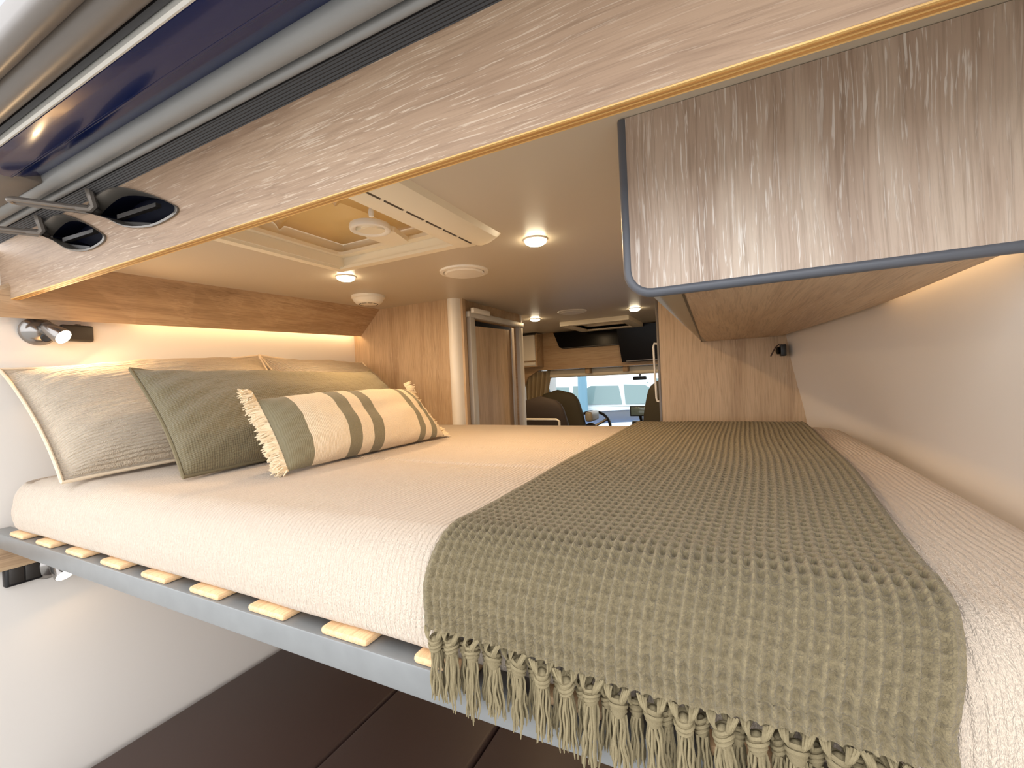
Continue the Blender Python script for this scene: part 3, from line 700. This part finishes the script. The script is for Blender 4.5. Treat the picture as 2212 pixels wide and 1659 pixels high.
for j in range(NV + 1):
    s = BL * j / NV; y, z, ny, nz = bpt(s)
    xr = bxr(y, z)
    drop = max(0.0, min(1.0, (MZ1 - 0.04 - z) / 0.07)) if y < 0.6 else 0
    for i in range(NU + 1):
        u = i / NU; x = BX0 + (xr - BX0) * u
        if y > 0.46: x += 0.0
        else: x += 0.018 * (1 - u) * drop * (0.6)
        x += 0.004 * math.sin(s * 7 + u * 2) * (1 if y > 0.5 else 0.5)
        wu = (u * 0.5 / PU + 0.10 * mnoise.noise(Vector((u * 6, s * 5, 0)))); wv = (s / PV + 0.16 * mnoise.noise(Vector((u * 7, s * 6, 9))))
        a = abs(math.cos(math.pi * wu)); b = abs(math.cos(math.pi * wv)); b2 = abs(math.cos(math.pi * s / 0.0078 + 0.9 * mnoise.noise(Vector((u * 20, s * 12, 2)))))
        jit = mnoise.noise(Vector((u * 150, s * 170, 3)))
        ek = min(1.0, min(u, 1 - u) * 0.5 / 0.012)
        q_ = max(0.0, min(1.0, ((1 - a * a) * (1 - b * b) - 0.22) / 0.40)); pit = q_ * q_ * (3 - 2 * q_); fr_ = max(0.0, min(1.0, (0.50 - y) / 0.05))
        h = (1 - fr_) * (-0.0105 * pit * ek + 0.0012 * a ** 4 * ek) + fr_ * (0.0058 * a ** 6 + 0.0018 * b2 ** 6 - 0.0016 * pit) * ek + (0.0007 + 0.0004 * fr_) * jit + 0.002
        edge_ = min(u, 1 - u) * 0.5
        if edge_ < 0.010: h += -0.004 * (1 - edge_ / 0.010) ** 2 + 0.001
        fold = 0.0035 * mnoise.noise(Vector((x * 7, s * 1.5, 5))) + 0.004 * math.exp(-((u - 0.34) / 0.02) ** 2) * (0.5 + 0.5 * math.sin(s * 3))
        h += fold * (0.6 if y > 0.47 else 1.0)
        hem = -0.010 * u * drop + 0.004 * math.sin(u * 9) * drop
        vs.append(Vector((x, y + ny * h, z + nz * h + hem))); uvs.append((u * 0.5, s))
m_.v = vs; m_.uv = uvs
m_.f = [(j * (NU + 1) + i, j * (NU + 1) + i + 1, (j + 1) * (NU + 1) + i + 1, (j + 1) * (NU + 1) + i) for j in range(NV) for i in range(NU)]
# give the cloth a back layer so it is not paper thin (the throw is folded double)
k = len(m_.v); cu = 40; cv = 160
t = Thing('throw_blanket', 'olive waffle knit throw with knotted tassels laid across the bed', 'blanket')
wv_ = t.part('weave', m_, 'throw_knit', smooth=180, recalc=False)
def under_layer(u, v):
    s = BL * (0.02 + 0.965 * v); y, z, ny, nz = bpt(s); xr = bxr(y, z); drop = max(0.0, min(1.0, (MZ1 - 0.04 - z) / 0.07)) if y < 0.6 else 0
    x = BX0 + 0.004 + (xr - BX0 - 0.008) * u + 0.011 * (1 - u) * drop
    return (x, y - ny * 0.007, z - nz * 0.007 - 0.010 * u * drop)
t.part('under_layer', MB().grid(under_layer, 30, 120, lambda u, v: (u * 0.5, v * BL)), 'throw_knit', smooth=180, recalc=False)
def tassel(seed, L, R, n):
    rnd = random.Random(seed); mb = MB()
    for sx_ in (-1, 1):                                   # two bunches gathered from the hem
        for q in range(4):
            a = Vector((sx_ * (0.0125 - q * 0.0022), 0.001 * rnd.uniform(-1, 1), 0.016 - q * 0.001)); b = Vector((sx_ * 0.002, -0.001, -0.003))
            mid = (a + b) / 2 + Vector((sx_ * 0.0015, -0.0035 - 0.0007 * q, 0.001))
            mb.tube([a, (a + mid) / 2 + Vector((0, -.001, 0)), mid, (mid + b) / 2, b], 0.0014, 5, cap=False)
    kr = R * 0.92
    prof = [(0.001, 0.006), (kr * .7, 0.004), (kr, -0.001), (kr * 1.02, -0.006), (kr * .72, -0.0115), (0.001, -0.012)]
    mb.lathe(prof, (0, 0, 0), n=12)
    for q in range(3):                                    # wraps of the knot
        ring = []
        for i in range(14):
            a = 2 * math.pi * i / 14; zz = 0.003 - q * 0.0046; rr = kr * (1.02 - 0.16 * abs(q - 1))
            ring.append((rr * math.cos(a), rr * math.sin(a), zz + 0.0022 * math.sin(a + seed)))
        mb.tube(ring, 0.0019, 5, closed=True)
    for q in range(n):                                    # loose strands
        a = 2 * math.pi * q / n + rnd.uniform(-.2, .2); rad = R * (0.55 if q % 3 == 0 else 0.9); l = L * rnd.uniform(0.84, 1.05)
        ph = rnd.uniform(0, 6); am = rnd.uniform(.0004, .0011); pts = []
        sp = rnd.uniform(1.0, 1.45)
        for i in range(9):
            f = i / 8; g = rad * (0.75 + (sp - 0.75) * f ** 0.7)
            pts.append((g * math.cos(a) + am * math.sin(ph + f * 11) , g * math.sin(a) * 0.75 + am * math.cos(ph + f * 9), -0.010 - (l - 0.010) * f))
        mb.tube(pts, [0.00135] * 7 + [0.0011, 0.0006], 5)
    return mb
TM = [mesh('tassel', tassel(i, 0.066 + 0.003 * (i % 3), 0.0078, 16), 'tassel_yarn', 60) for i in range(5)]
TS = [mesh('tassel', tassel(20 + i, 0.058, 0.0064, 13), 'tassel_yarn', 60) for i in range(3)]
fx = [-.313, -.291, -.263, -.237, -.208, -.181, -.156, -.131, -.105, -.074, -.048, -.017, .008, .035, .062, .086, .110]
def hemz(x): 
    u = (x - BX0) / 0.47; return bpt(BL)[1] - 0.010 * u + 0.004 * math.sin(u * 9)
for i, x in enumerate(fx):
    o = t.inst('tassel', TM[i % 5], (x, 0.4005 + 0.001 * math.sin(i * 2.1), hemz(x) - 0.0125), (math.radians(random.uniform(-2, 2)), math.radians(random.uniform(-3, 3)), random.uniform(-.5, .5)))
for i, x in enumerate(fx[:-1]):
    xx = (x + fx[i + 1]) / 2 + random.uniform(-.003, .003)
    t.inst('tassel', TS[i % 3], (xx, 0.4105, hemz(xx) - 0.0165), (0, math.radians(random.uniform(-3, 3)), random.uniform(-.5, .5)))
t.done()

# ------------------------------------------------------------------ pillows
def pillow(cs, T, nrm, pin=0.05, n=110, wr=0.004, seed=0, W=0.6, Hh=0.4, e=0.55, sag=0.0, border=0.0, pv=0.1, cr=(0, 0, 0)):
    """cs: corners bottom-near, bottom-far, top-far, top-near"""
    A, B, Cc, D = [Vector(c) for c in cs]; nrm = Vector(nrm).normalized()
    def surf(u, v, side):
        uu, vv = 2 * u - 1, 2 * v - 1
        px = uu * (1 - pin * (1 - vv * vv)); py = vv * (1 - (pv if vv > 0 else pin) * (1 - abs(uu) ** 2.4))
        a, b = (px + 1) / 2, (py + 1) / 2
        p = A.lerp(B, a).lerp(D.lerp(Cc, a), b)
        bu, bv = min(1, abs(uu) / (1 - border)), min(1, abs(vv) / (1 - border * 1.3)); th = (max(0, 1 - bu ** 2.6) * max(0, 1 - bv ** 2.6)) ** e
        q = T * th * (1.0 if side > 0 else 0.7)
        q += wr * mnoise.noise(Vector((u * 5 + seed, v * 5, side))) * th ** 0.5 * 1.5
        # gathered wrinkles near the corners and seams
        ed = min(u, 1 - u, v, 1 - v)
        q += wr * 0.6 * math.exp(-(ed / 0.12) ** 2) * math.sin((u - v) * 38 + seed) * th ** 0.5
        if side > 0 and cr[2]: q += cr[2] * (mnoise.noise(Vector((u * cr[0], v * cr[1], seed))) + 0.6 * mnoise.noise(Vector((u * cr[0] * 2.3, v * cr[1] * 1.9, seed + 5)))) * min(1, th * 3)
        p = p + nrm * q * side - Vector((0, 0, sag * th))
        return p
    mb = MB()
    # front and back share the seam: back grid is pulled to the same border
    mb.grid(lambda u, v: surf(u, v, 1), n, n, lambda u, v: (u * W, v * Hh))
    mb.grid(lambda u, v: surf(u, v, -1), n, n, lambda u, v: (u * W, v * Hh))
    k = (n + 1) ** 2
    nf = len(mb.f) // 2
    mb.f = mb.f[:nf] + [tuple(reversed(f)) for f in mb.f[nf:]]
    def rimpts(off=0.0):
        r = []
        for i in range(n): r.append(surf(i / n, 0, 1))
        for i in range(n): r.append(surf(1, i / n, 1))
        for i in range(n): r.append(surf(1 - i / n, 1, 1))
        for i in range(n): r.append(surf(0, 1 - i / n, 1))
        return r
    return mb, surf, rimpts()
def make_pillow(name, label, cat, cs, T, nrm, m, piping=None, grp=None, **kw):
    t = Thing(name, label, cat, grp)
    mb, surf, rim_ = pillow(cs, T, nrm, **kw)
    bm = t.part('cover', mb, m, smooth=180, recalc=False)
    if piping: t.part('piping', MB().tube(rim_, piping, 7, closed=True), m + '_pipe' if (m + '_pipe') in MATS else m)
    return t, surf
plain('pillow_cream_pipe', lin(226, 206, 178), 0.9, bump=0.2); plain('pillow_olive_pipe', lin(120, 109, 82), 0.9, bump=0.2)
t, _ = make_pillow('pillow', 'cream pillow against the wall nearest the camera, under the reading lamp', 'pillow',
    [(-1.375, 0.430, -0.188), (-1.36, 1.10, -0.175), (-1.735, 1.150, 0.148), (-1.770, 0.442, 0.092)], 0.100, (0.62, -0.12, 0.60), 'pillow_cream', 0.004,
    grp='cream pillows along the wall', W=0.70, Hh=0.5, seed=1, wr=0.006, pin=0.035, pv=0.06, border=0.05, cr=(9, 42, 0.0022)); t.done()
t, _ = make_pillow('pillow', 'cream pillow behind the olive one, beside the partition', 'pillow',
    [(-1.36, 1.12, -0.178), (-1.34, 1.69, -0.178), (-1.735, 1.715, 0.128), (-1.755, 1.165, 0.152)], 0.085, (0.60, -0.1, 0.60), 'pillow_cream', 0.004,
    grp='cream pillows along the wall', W=0.60, Hh=0.5, seed=4, wr=0.006, pin=0.035, pv=0.10, border=0.05, cr=(9, 42, 0.0022)); t.done()
t, _ = make_pillow('pillow', 'long olive green pillow with piped edge leaning on the cream pillows', 'pillow',
    [(-1.115, 0.548, -0.186), (-1.13, 1.44, -0.182), (-1.405, 1.43, 0.066), (-1.395, 0.575, 0.074)], 0.098, (0.66, -0.05, 0.60), 'pillow_olive', 0.0045,
    W=0.88, Hh=0.40, seed=9, wr=0.006, pin=0.028, pv=0.25, cr=(60, 16, 0.0018)); t.done()
t, surf = make_pillow('cushion', 'small cream cushion with olive stripes and fringed ends', 'cushion',
    [(-0.905, 0.655, -0.183), (-0.895, 1.245, -0.180), (-1.045, 1.245, -0.018), (-1.045, 0.680, -0.020)], 0.070, (0.74, -0.02, 0.55), 'pillow_stripe', None,
    W=0.60, Hh=0.26, seed=14, wr=0.003, pin=0.022, pv=0.02, cr=(70, 5, 0.0008))
fm = MB(); rnd = random.Random(3)
for end in (0, 1):
    for i in range(170):
        v = i / 149; p = surf(end, v, 1); out = (surf(end, v, 1) - surf(0.06 if end == 0 else 0.94, v, 1)); out.z *= 0.5; out = out.normalized()
        for rep_ in range(3):
            a = rnd.uniform(-.7, .7); l = rnd.uniform(0.018, 0.034); side = Vector((rnd.uniform(-.5, .9), 0, rnd.uniform(-.6, .6)))
            d = (out + side * 0.55).normalized(); mid = p + d * l * 0.55 + Vector((rnd.uniform(-.004, .004),) * 3)
            tip = p + d * l + Vector((0, 0, -0.003)) + Vector([rnd.uniform(-.005, .005) for _ in range(3)])
            fm.tube([p, mid, tip], [0.0026, 0.0026, 0.0014], 4)
t.part('fringe', fm, 'fringe_cream', kind='stuff', label='loose cream yarn fringe on both short ends'); t.done()

# ------------------------------------------------------------------ left wall fittings
WX = -1.813
def reading_lamp(y, z, lab, tilt, power):
    t = Thing('reading_lamp', lab, 'lamp', 'reading lamps on the wall behind the pillows')
    t.part('base', MB().lathe([(0.041, 0), (0.041, 0.004), (0.037, 0.008), (0.033, 0.016), (0.024, 0.024), (0.010, 0.028), (0.001, 0.029)], (WX, y, z), (1, 0, 0), 36), 'lamp_metal', smooth=50)
    t.part('switch', MB().lathe([(0.0125, 0), (0.0125, 0.010), (0.009, 0.013), (0.004, 0.012), (0.001, 0.0125)], (WX + 0.020, y + 0.012, z - 0.018), (1, -0.3, -0.25), 24), 'black_plastic')
    a = Vector((WX + 0.022, y + 0.008, z + 0.012)); d = Vector(tilt).normalized(); b = a + d * 0.062
    t.part('head', MB().lathe([(0.006, -0.006), (0.017, 0.0), (0.020, 0.015), (0.0235, 0.055), (0.0225, 0.060), (0.0205, 0.060)], a, d, 28), 'lamp_metal', smooth=50)
    t.part('lens', MB().lathe([(0.0215, 0.056), (0.0212, 0.060), (0.012, 0.065), (0.001, 0.066)], a, d, 24), 'lamp_glow')
    L_ = area('reading_light', 0.03, power, WARM); q = d.to_track_quat('-Z', 'Y').to_euler()
    t.light(L_, b + d * 0.006, q); t.done()
reading_lamp(0.532, 0.205, 'lit silver reading lamp with black switch above the near cream pillow', (0.62, 0.36, -0.44), 1.7)
reading_lamp(0.528, -0.478, 'lit silver reading lamp under the bed frame near the double switch', (0.70, 0.10, -0.62), 0.35)
t = Thing('wall_socket', 'dark rectangular socket cover on the wall beside the upper reading lamp', 'socket')
t.part('plate', MB().box(WX - 0.002, WX + 0.016, 0.578, 0.654, 0.180, 0.230, 0.006, 3), 'dark_plastic')
t.part('clip', MB().box(WX, WX + 0.014, 0.612, 0.624, 0.228, 0.233, 0.001), 'dark_plastic'); t.done()
t = Thing('light_switch', 'dark double rocker switch on the wall under the bed rail', 'switch')
t.part('plate', MB().box(WX - 0.002, WX + 0.020, 0.436, 0.512, -0.508, -0.452, 0.006, 3), 'black_plastic')
t.part('rocker', MB().box(WX + 0.016, WX + 0.024, 0.444, 0.473, -0.500, -0.458, 0.002), 'dark_plastic')
t.part('rocker', MB().box(WX + 0.016, WX + 0.024, 0.475, 0.504, -0.500, -0.458, 0.002), 'dark_plastic'); t.done()
solo('trim_6', MB().box(-1.815, -1.790, 0.30, 1.74, -0.458, -0.384, 0.001), 'oak_length', 'oak ledge strip on the left wall under the bed rail', kind='structure')
t = Thing('blind_latch', 'small black latch with leather strap at the corner of the right wall', 'latch')
t.part('body', MB().box(0.166, 0.184, PY - 0.055, PY - 0.004, 0.045, 0.088, 0.003), 'black_plastic')
t.part('knob', MB().lathe([(0.014, 0), (0.014, 0.010), (0.008, 0.013), (0.001, 0.013)], (0.166, PY - 0.03, 0.066), (-1, -0.3, 0), 20), 'black_gloss')
st = [Vector((0.172, PY - 0.05, 0.088)), Vector((0.160, PY - 0.055, 0.090)), Vector((0.148, PY - 0.06, 0.080)), Vector((0.138, PY - 0.065, 0.062)), Vector((0.130, PY - 0.07, 0.046))]
m_ = MB(); 
for i, p in enumerate(st): m_.v += [p + Vector((0, -.006, 0)), p + Vector((0, .006, 0)), p + Vector((.0035, .006, -.002)), p + Vector((.0035, -.006, -.002))]
for i in range(len(st) - 1):
    for j in range(4): m_.f.append((i * 4 + j, i * 4 + (j + 1) % 4, i * 4 + 4 + (j + 1) % 4, i * 4 + 4 + j))
m_.f += [(0, 1, 2, 3), (16, 17, 18, 19)]
t.part('strap', m_, 'seat_brown'); t.done()

# ------------------------------------------------------------------ bench cushions under the bed
solo('bench_base', MB().box(-1.79, 0.24, 0.50, 1.70, FL, -1.225, 0.004), 'wall_vinyl', 'pale bench base under the brown seat cushions', 'bench')
labs = ['widest dark brown seat cushion beside the left wall', 'dark brown seat cushion, second from the left wall', 'dark brown seat cushion partly hidden by the tassels', 'dark brown seat cushion below the foot of the bed']
for (x0, x1), lb in zip(((-1.795, -1.150), (-1.146, -0.722), (-0.718, -0.29), (-0.286, 0.24)), labs):
    t = Thing('seat_cushion', lb, 'seat cushion', 'brown seat cushions on the bench')
    t.part('pad', MB().box(x0, x1, 0.40, 1.70, -1.225, -1.12, 0.016, 4), 'seat_brown', smooth=50)
    t.part('piping', MB().tube([(x0 + .004, 0.402, -1.128), (x1 - .004, 0.402, -1.128)], 0.003, 6), 'seat_brown'); t.done()

# ------------------------------------------------------------------ cab end
FY = 3.60
t = Thing('wall_front', 'oak panel over the windscreen at the far cab end', kind='structure')
t.part('panel', MB().plate([(-1.80, -0.45), (-1.70, -0.45), (-1.70, -0.10), (-1.64, 0.02), (-1.54, 0.075), (0.33, 0.075), (0.33, CZ + 0.03), (-1.80, CZ + 0.03)], [], XZ(FY), 0.03), 'oak_front', smooth=0)
t.done()
solo('wall_front_top', MB().box(-1.9, 0.4, 3.70, 3.75, CZ, 0.55), 'oak_front', kind='structure')
t = Thing('cab_locker', 'long black locker strip in the oak panel above the windscreen', 'locker')
t.part('face', MB().extrude([(-1.372, .395), (-1.322, .265), (-1.285, .250), (-0.50, .245), (-0.50, .398)], ALONGY, FY - 0.02, FY + 0.002), 'black_gloss')
t.part('rail', MB().box(-1.30, -0.80, FY - 0.024, FY - 0.018, .252, .258), 'dark_plastic'); t.done()
k = 3.53 / 3.6
t = Thing('television', 'black flat television hanging in front of the cab panel', 'television')
t.part('housing', MB().add([(-.825 * k, 3.51, .392), (-.30, 3.51, .392), (-.30, 3.54, .10), (-.796 * k, 3.54, .108 * k - .001), (-.825 * k, 3.53, .392), (-.30, 3.53, .392), (-.30, 3.56, .10), (-.796 * k, 3.56, .108 * k)], [(0, 1, 2, 3), (4, 7, 6, 5), (0, 4, 5, 1), (1, 5, 6, 2), (2, 6, 7, 3), (3, 7, 4, 0)]), 'black_gloss')
t.part('bezel', MB().box(-.745, -.31, 3.530, 3.536, .108, .114), 'bezel_grey')
t.part('bracket', MB().box(-.60, -.48, 3.55, 3.578, .20, .30, .004), 'black_plastic'); t.done()
t = Thing('kitchen_locker', 'white overhead locker with rounded lower edge beyond the washroom', 'locker')
t.part('carcass', MB().box(-1.78, -1.478, 3.455, 3.595, .105, .392, .004), 'oak_front')
t.part('door', MB().box(-1.70, -1.492, 3.438, 3.456, .158, .378, .006, 3), 'white_plastic')
t.part('lower_rail', MB().tube([(-1.70, 3.452, .132), (-1.492, 3.452, .132)], 0.018, 12), 'white_plastic')
t.part('top_gap', MB().box(-1.70, -1.485, 3.448, 3.56, .380, .392), 'dark_plastic'); t.done()
t = Thing('windscreen_blind', 'beige roller blind cassette across the top of the windscreen', 'blind')
t.part('cassette', MB().box(-1.485, 0.25, 3.72, 3.80, 0.005, 0.075, .016, 3), 'cream_plastic')
t.part('end_cap', MB().box(-1.505, -1.482, 3.715, 3.805, 0.0, 0.08, .012, 3), 'white_plastic'); t.done()
t = Thing('cab_shelf', 'beige cab shelf with cut-outs between panel and blind', 'shelf')
t.part('board', MB().box(-1.50, 0.30, 3.63, 4.0, 0.078, 0.092, .004), 'beige_trim')
for a, b in ((-1.38, -1.12), (-1.02, -0.80), (-0.70, -0.45)): t.part('divider', MB().box(b, b + .04, 3.64, 3.71, 0.03, 0.078, .003), 'oak_front')
t.done()
t = Thing('side_curtain', 'pleated beige curtain gathered beside the windscreen', 'curtain')
def cur(u, v):
    x = -1.70 + 0.245 * u - 0.12 * v * u; z = 0.07 - 0.55 * v
    return (x, 3.68 + 0.022 * math.sin(u * 34) + 0.03 * u, z)
t.part('cloth', MB().grid(cur, 70, 10), 'curtain', smooth=60); t.done(True)
t = Thing('window_1', 'wide windscreen at the far cab end', kind='structure')
def ws(u, v): return (-1.72 + 2.1 * u, 4.02 + 0.55 * v + 0.12 * (1 - (2 * u - 1) ** 2), 0.09 - 0.62 * v)
t.part('pane', MB().grid(ws, 14, 6), 'windscreen_glass', smooth=60)
t.part('pillar', MB().tube([ws(0, 0), ws(0, .5), ws(0, 1)], 0.04, 10), 'black_plastic')
t.part('pillar', MB().tube([ws(1, 0), ws(1, .5), ws(1, 1)], 0.04, 10), 'black_plastic'); t.done()
solo('dashboard', MB().box(-1.68, 0.25, 3.95, 4.44, -0.80, -0.56, 0.05, 4), 'dark_plastic', 'dark dashboard shelf below the windscreen', 'dashboard')
solo('firewall', MB().box(-1.75, 0.35, 4.45, 4.6, FL - .3, -0.60), 'black_plastic', kind='structure')
t = Thing('van_bonnet', 'navy bonnet coloured light blue for sky glare, seen through the windscreen', 'bonnet')
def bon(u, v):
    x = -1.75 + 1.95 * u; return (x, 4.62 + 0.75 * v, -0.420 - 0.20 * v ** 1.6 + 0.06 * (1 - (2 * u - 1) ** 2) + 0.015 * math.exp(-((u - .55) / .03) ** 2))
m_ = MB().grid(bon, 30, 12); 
t.part('panel', m_, 'bonnet_sky_glare', smooth=60)
t.part('nose', MB().box(-1.72, 0.17, 4.64, 5.34, FL - .25, -.68, .05, 3), 'bonnet_sky_glare'); t.done()
def cab_seat(x, y, top, wdt, lab, m, lean=0.08, dep=0.5):
    t = Thing('captain_chair', lab, 'seat', 'cab seats')
    H = 0.95
    def back(u, v):
        a = 2 * math.pi * u; ww = wdt / 2 * (1 - 0.42 * v ** 3.2); d = 0.07 * (1 - 0.5 * v ** 4)
        s_ = 1.0 if v < 0.90 else math.sqrt(max(0, 1 - ((v - 0.90) / 0.10) ** 2))
        return (x + sgn(math.cos(a), .7) * ww * s_ ** .8, y + sgn(math.sin(a), .7) * d * s_ + lean * (1 - v) , top - H + H * v)
    t.part('backrest', MB().grid(back, 36, 30), m, smooth=70)
    t.part('seat', MB().box(x - wdt / 2, x + wdt / 2, y + 0.02, y + 0.02 + dep, top - H - 0.02, top - H + 0.14, .04, 4), m)
    t.part('pedestal', MB().box(x - wdt / 2 + .05, x + wdt / 2 - .05, y + 0.06, y + dep - .04, FL, top - H, .01), 'black_plastic')
    return t
t = cab_seat(-1.255, 2.95, -0.125, 0.50, 'dark brown rear travel seat with pale rail, nearest of the seats', 'cab_seat', dep=0.30)
t.part('rail', MB().tube([(-1.40, 2.86, -.285), (-1.10, 2.86, -.287), (-1.08, 2.86, -.30), (-1.08, 2.86, -.36)], 0.008, 8), 'white_plastic'); t.done()
t = cab_seat(-1.285, 3.40, -0.095, 0.50, 'olive black driver seat behind the steering wheel', 'cab_seat_olive')
t.part('armrest', MB().box(-1.06, -1.00, 3.38, 3.60, -.36, -.28, .02, 3), 'beige_trim'); t.done()
t = cab_seat(-0.33, 3.15, -0.02, 0.56, 'olive black passenger seat at the edge of the right partition', 'cab_seat_olive', 0.2); t.done()
t = Thing('steering_wheel', 'dark steering wheel in front of the windscreen', 'steering wheel')
wc = Vector((-1.135, 3.78, -0.46)); wn = Vector((0, -0.82, 0.57)); wu = Vector((1, 0, 0)); wv = wn.cross(wu)
t.part('rim', MB().tube([wc + (wu * math.cos(a) + wv * math.sin(a)) * 0.175 for a in [i * 2 * math.pi / 40 for i in range(40)]], 0.013, 10, closed=True), 'black_plastic')
t.part('hub', MB().lathe([(0.001, .02), (0.05, .016), (0.06, 0), (0.05, -.02)], wc, wn, 24), 'dark_plastic')
for a in (35, 145, 270):
    q = math.radians(a); t.part('spoke', MB().tube([wc + (wu * math.cos(q) + wv * math.sin(q)) * 0.04, wc + (wu * math.cos(q) + wv * math.sin(q)) * 0.17], 0.012, 8), 'bezel_grey')
t.done()
t = Thing('navigation_screen', 'small dark navigation screen on a mount before the windscreen', 'screen')
gx, gy, gz = -0.72, 3.86, -0.315
t.part('screen', MB().box(gx - .082, gx + .078, gy, gy + .02, gz - .045, gz + .045, .006), 'black_plastic')
t.part('glass', MB().box(gx - .072, gx + .068, gy - .002, gy + .004, gz - .036, gz + .036, .001), 'car_glass')
t.part('stem', MB().tube([(gx, gy + .02, gz - .03), (gx + .01, gy + .05, gz - .12), (gx, gy + .1, -.57)], 0.014, 8), 'black_plastic')
t.part('clamp', MB().box(gx - .07, gx + .06, gy, gy + .05, gz - .13, gz - .085, .012), 'black_plastic'); t.done()
t = Thing('rear_view_camera', 'small dark camera hanging at the top of the windscreen', 'camera')
t.part('body', MB().box(-.80, -.68, 4.02, 4.07, -.05, -.015, .01), 'black_plastic')
t.part('stalk', MB().tube([(-.74, 4.05, -.02), (-.74, 4.10, .03)], 0.008, 8), 'black_plastic'); t.done()

# ------------------------------------------------------------------ outside
GZ = FL - 0.25
gr = MB().box(-45, 45, -30, 60, GZ - 0.2, GZ)
solo('ground', gr, 'asphalt', 'pale asphalt parking ground', kind='structure')
def car(x, y, rz, col, lab, L=4.3, H=1.62, sl=1.0):
    t = Thing('parked_car', lab, 'car', 'white cars parked beyond the windscreen')
    Mt = Matrix.Translation((x, y, GZ)) @ Matrix.Rotation(rz, 4, 'Z')
    W = 0.86
    def loft(sec):    # list of (xpos, zlow, zhigh, half width low, half width high)
        m_ = MB(); k = 8
        for (px, z0, z1, w0, w1) in sec:
            z0, z1 = z0 + (sl - 1) * min(1, max(0, (z0 - .3) / .6)), z1 + (sl - 1) * min(1, max(0, (z1 - .3) / .6)) * (1 if z1 < 1.35 else 0)
            for q in ((-w0, z0), (-(w0 + w1) / 2 if z1 > 1.2 else -w0, z0 + (z1 - z0) * .5), (-w1, z1 - .03), (-w1 + .06, z1), (w1 - .06, z1), (w1, z1 - .03), ((w0 + w1) / 2 if z1 > 1.2 else w0, z0 + (z1 - z0) * .5), (w0, z0)): m_.v.append(Mt @ Vector((px, q[0], q[1])))
        for i in range(len(sec) - 1):
            for j in range(k): m_.f.append((i * k + j, i * k + (j + 1) % k, (i + 1) * k + (j + 1) % k, (i + 1) * k + j))
        m_.f += [tuple(range(k))[::-1], tuple((len(sec) - 1) * k + j for j in range(k))]; return m_
    h = L / 2
    t.part('body', loft([(-h, .45, .80, .70, .62), (-h + .12, .30, .95, .84, .76), (-h + .9, .25, 1.0, W, .83), (0, .25, .98, W, .84), (h - 1.1, .25, .94, W, .82), (h - .35, .28, .82, .84, .74), (h, .42, .66, .70, .60)]), col, smooth=50)
    t.part('roof', loft([(-h + .25, 1.20, 1.30, .66, .58), (-h + .55, .97, H - .06, .78, .60), (-.4, .97, H, .80, .62), (.55, .97, H - .04, .80, .60), (1.05, .95, 1.30, .79, .64), (h - .75, .92, .98, .78, .70)]), col, smooth=50)
    for s in (-1, 1):
        for a, b, c, d in ((-1.45, -.75, -1.35, -.78), (-.68, .30, -.70, .22), (.37, 1.25, .32, .72)):
            y0, y1 = s * .815, s * .655
            t.part('side_window', MB().add([Mt @ Vector(p) for p in ((a, y0, sl + .01), (b, y0, sl + .01), (d, y1, H - .14), (c, y1, H - .12), (a, y0 - s * .03, sl + .01), (b, y0 - s * .03, sl + .01), (d, y1 - s * .03, H - .14), (c, y1 - s * .03, H - .12))], [(0, 1, 2, 3), (4, 7, 6, 5), (0, 4, 5, 1), (1, 5, 6, 2), (2, 6, 7, 3), (3, 7, 4, 0)]), 'car_glass')
        for px in (-h + .75, h - .8):
            t.part('wheel', MB().lathe([(.12, .0), (.30, -.01), (.32, .03), (.32, .17), (.30, .2), (.1, .2)], Mt @ Vector((px, s * .68, .32)), Mt.to_3x3() @ Vector((0, s, 0)), 24), 'rubber_dark')
    t.part('windscreen', MB().add([Mt @ Vector(p) for p in ((h - .78, -.66, sl), (h - .78, .66, sl), (.74, .56, H - .10), (.74, -.56, H - .10), (h - .76, -.66, sl + .01), (h - .76, .66, sl + .01), (.76, .56, H - .09), (.76, -.56, H - .09))], [(0, 1, 2, 3), (4, 7, 6, 5), (0, 4, 5, 1), (1, 5, 6, 2), (2, 6, 7, 3), (3, 7, 4, 0)]), 'car_glass')
    t.done()
car(-2.25, 9.3, 0.05, 'car_white', 'white car side-on in the middle of the windscreen view', H=1.64, sl=1.14)
car(-5.6, 12.3, 0.03, 'car_white', 'white car behind the grey post at the left of the windscreen', H=1.62, sl=1.1)
car(-0.4, 12.6, -0.1, 'car_white', 'white car farthest back at the right edge of the windscreen', H=1.70, sl=1.12)
solo('sign_post', MB().lathe([(.09, 0), (.09, 3.2), (.085, 3.22)], (-2.62, 8.3, GZ), n=16), 'pole_blue', 'pale blue post outside the windscreen', 'post')
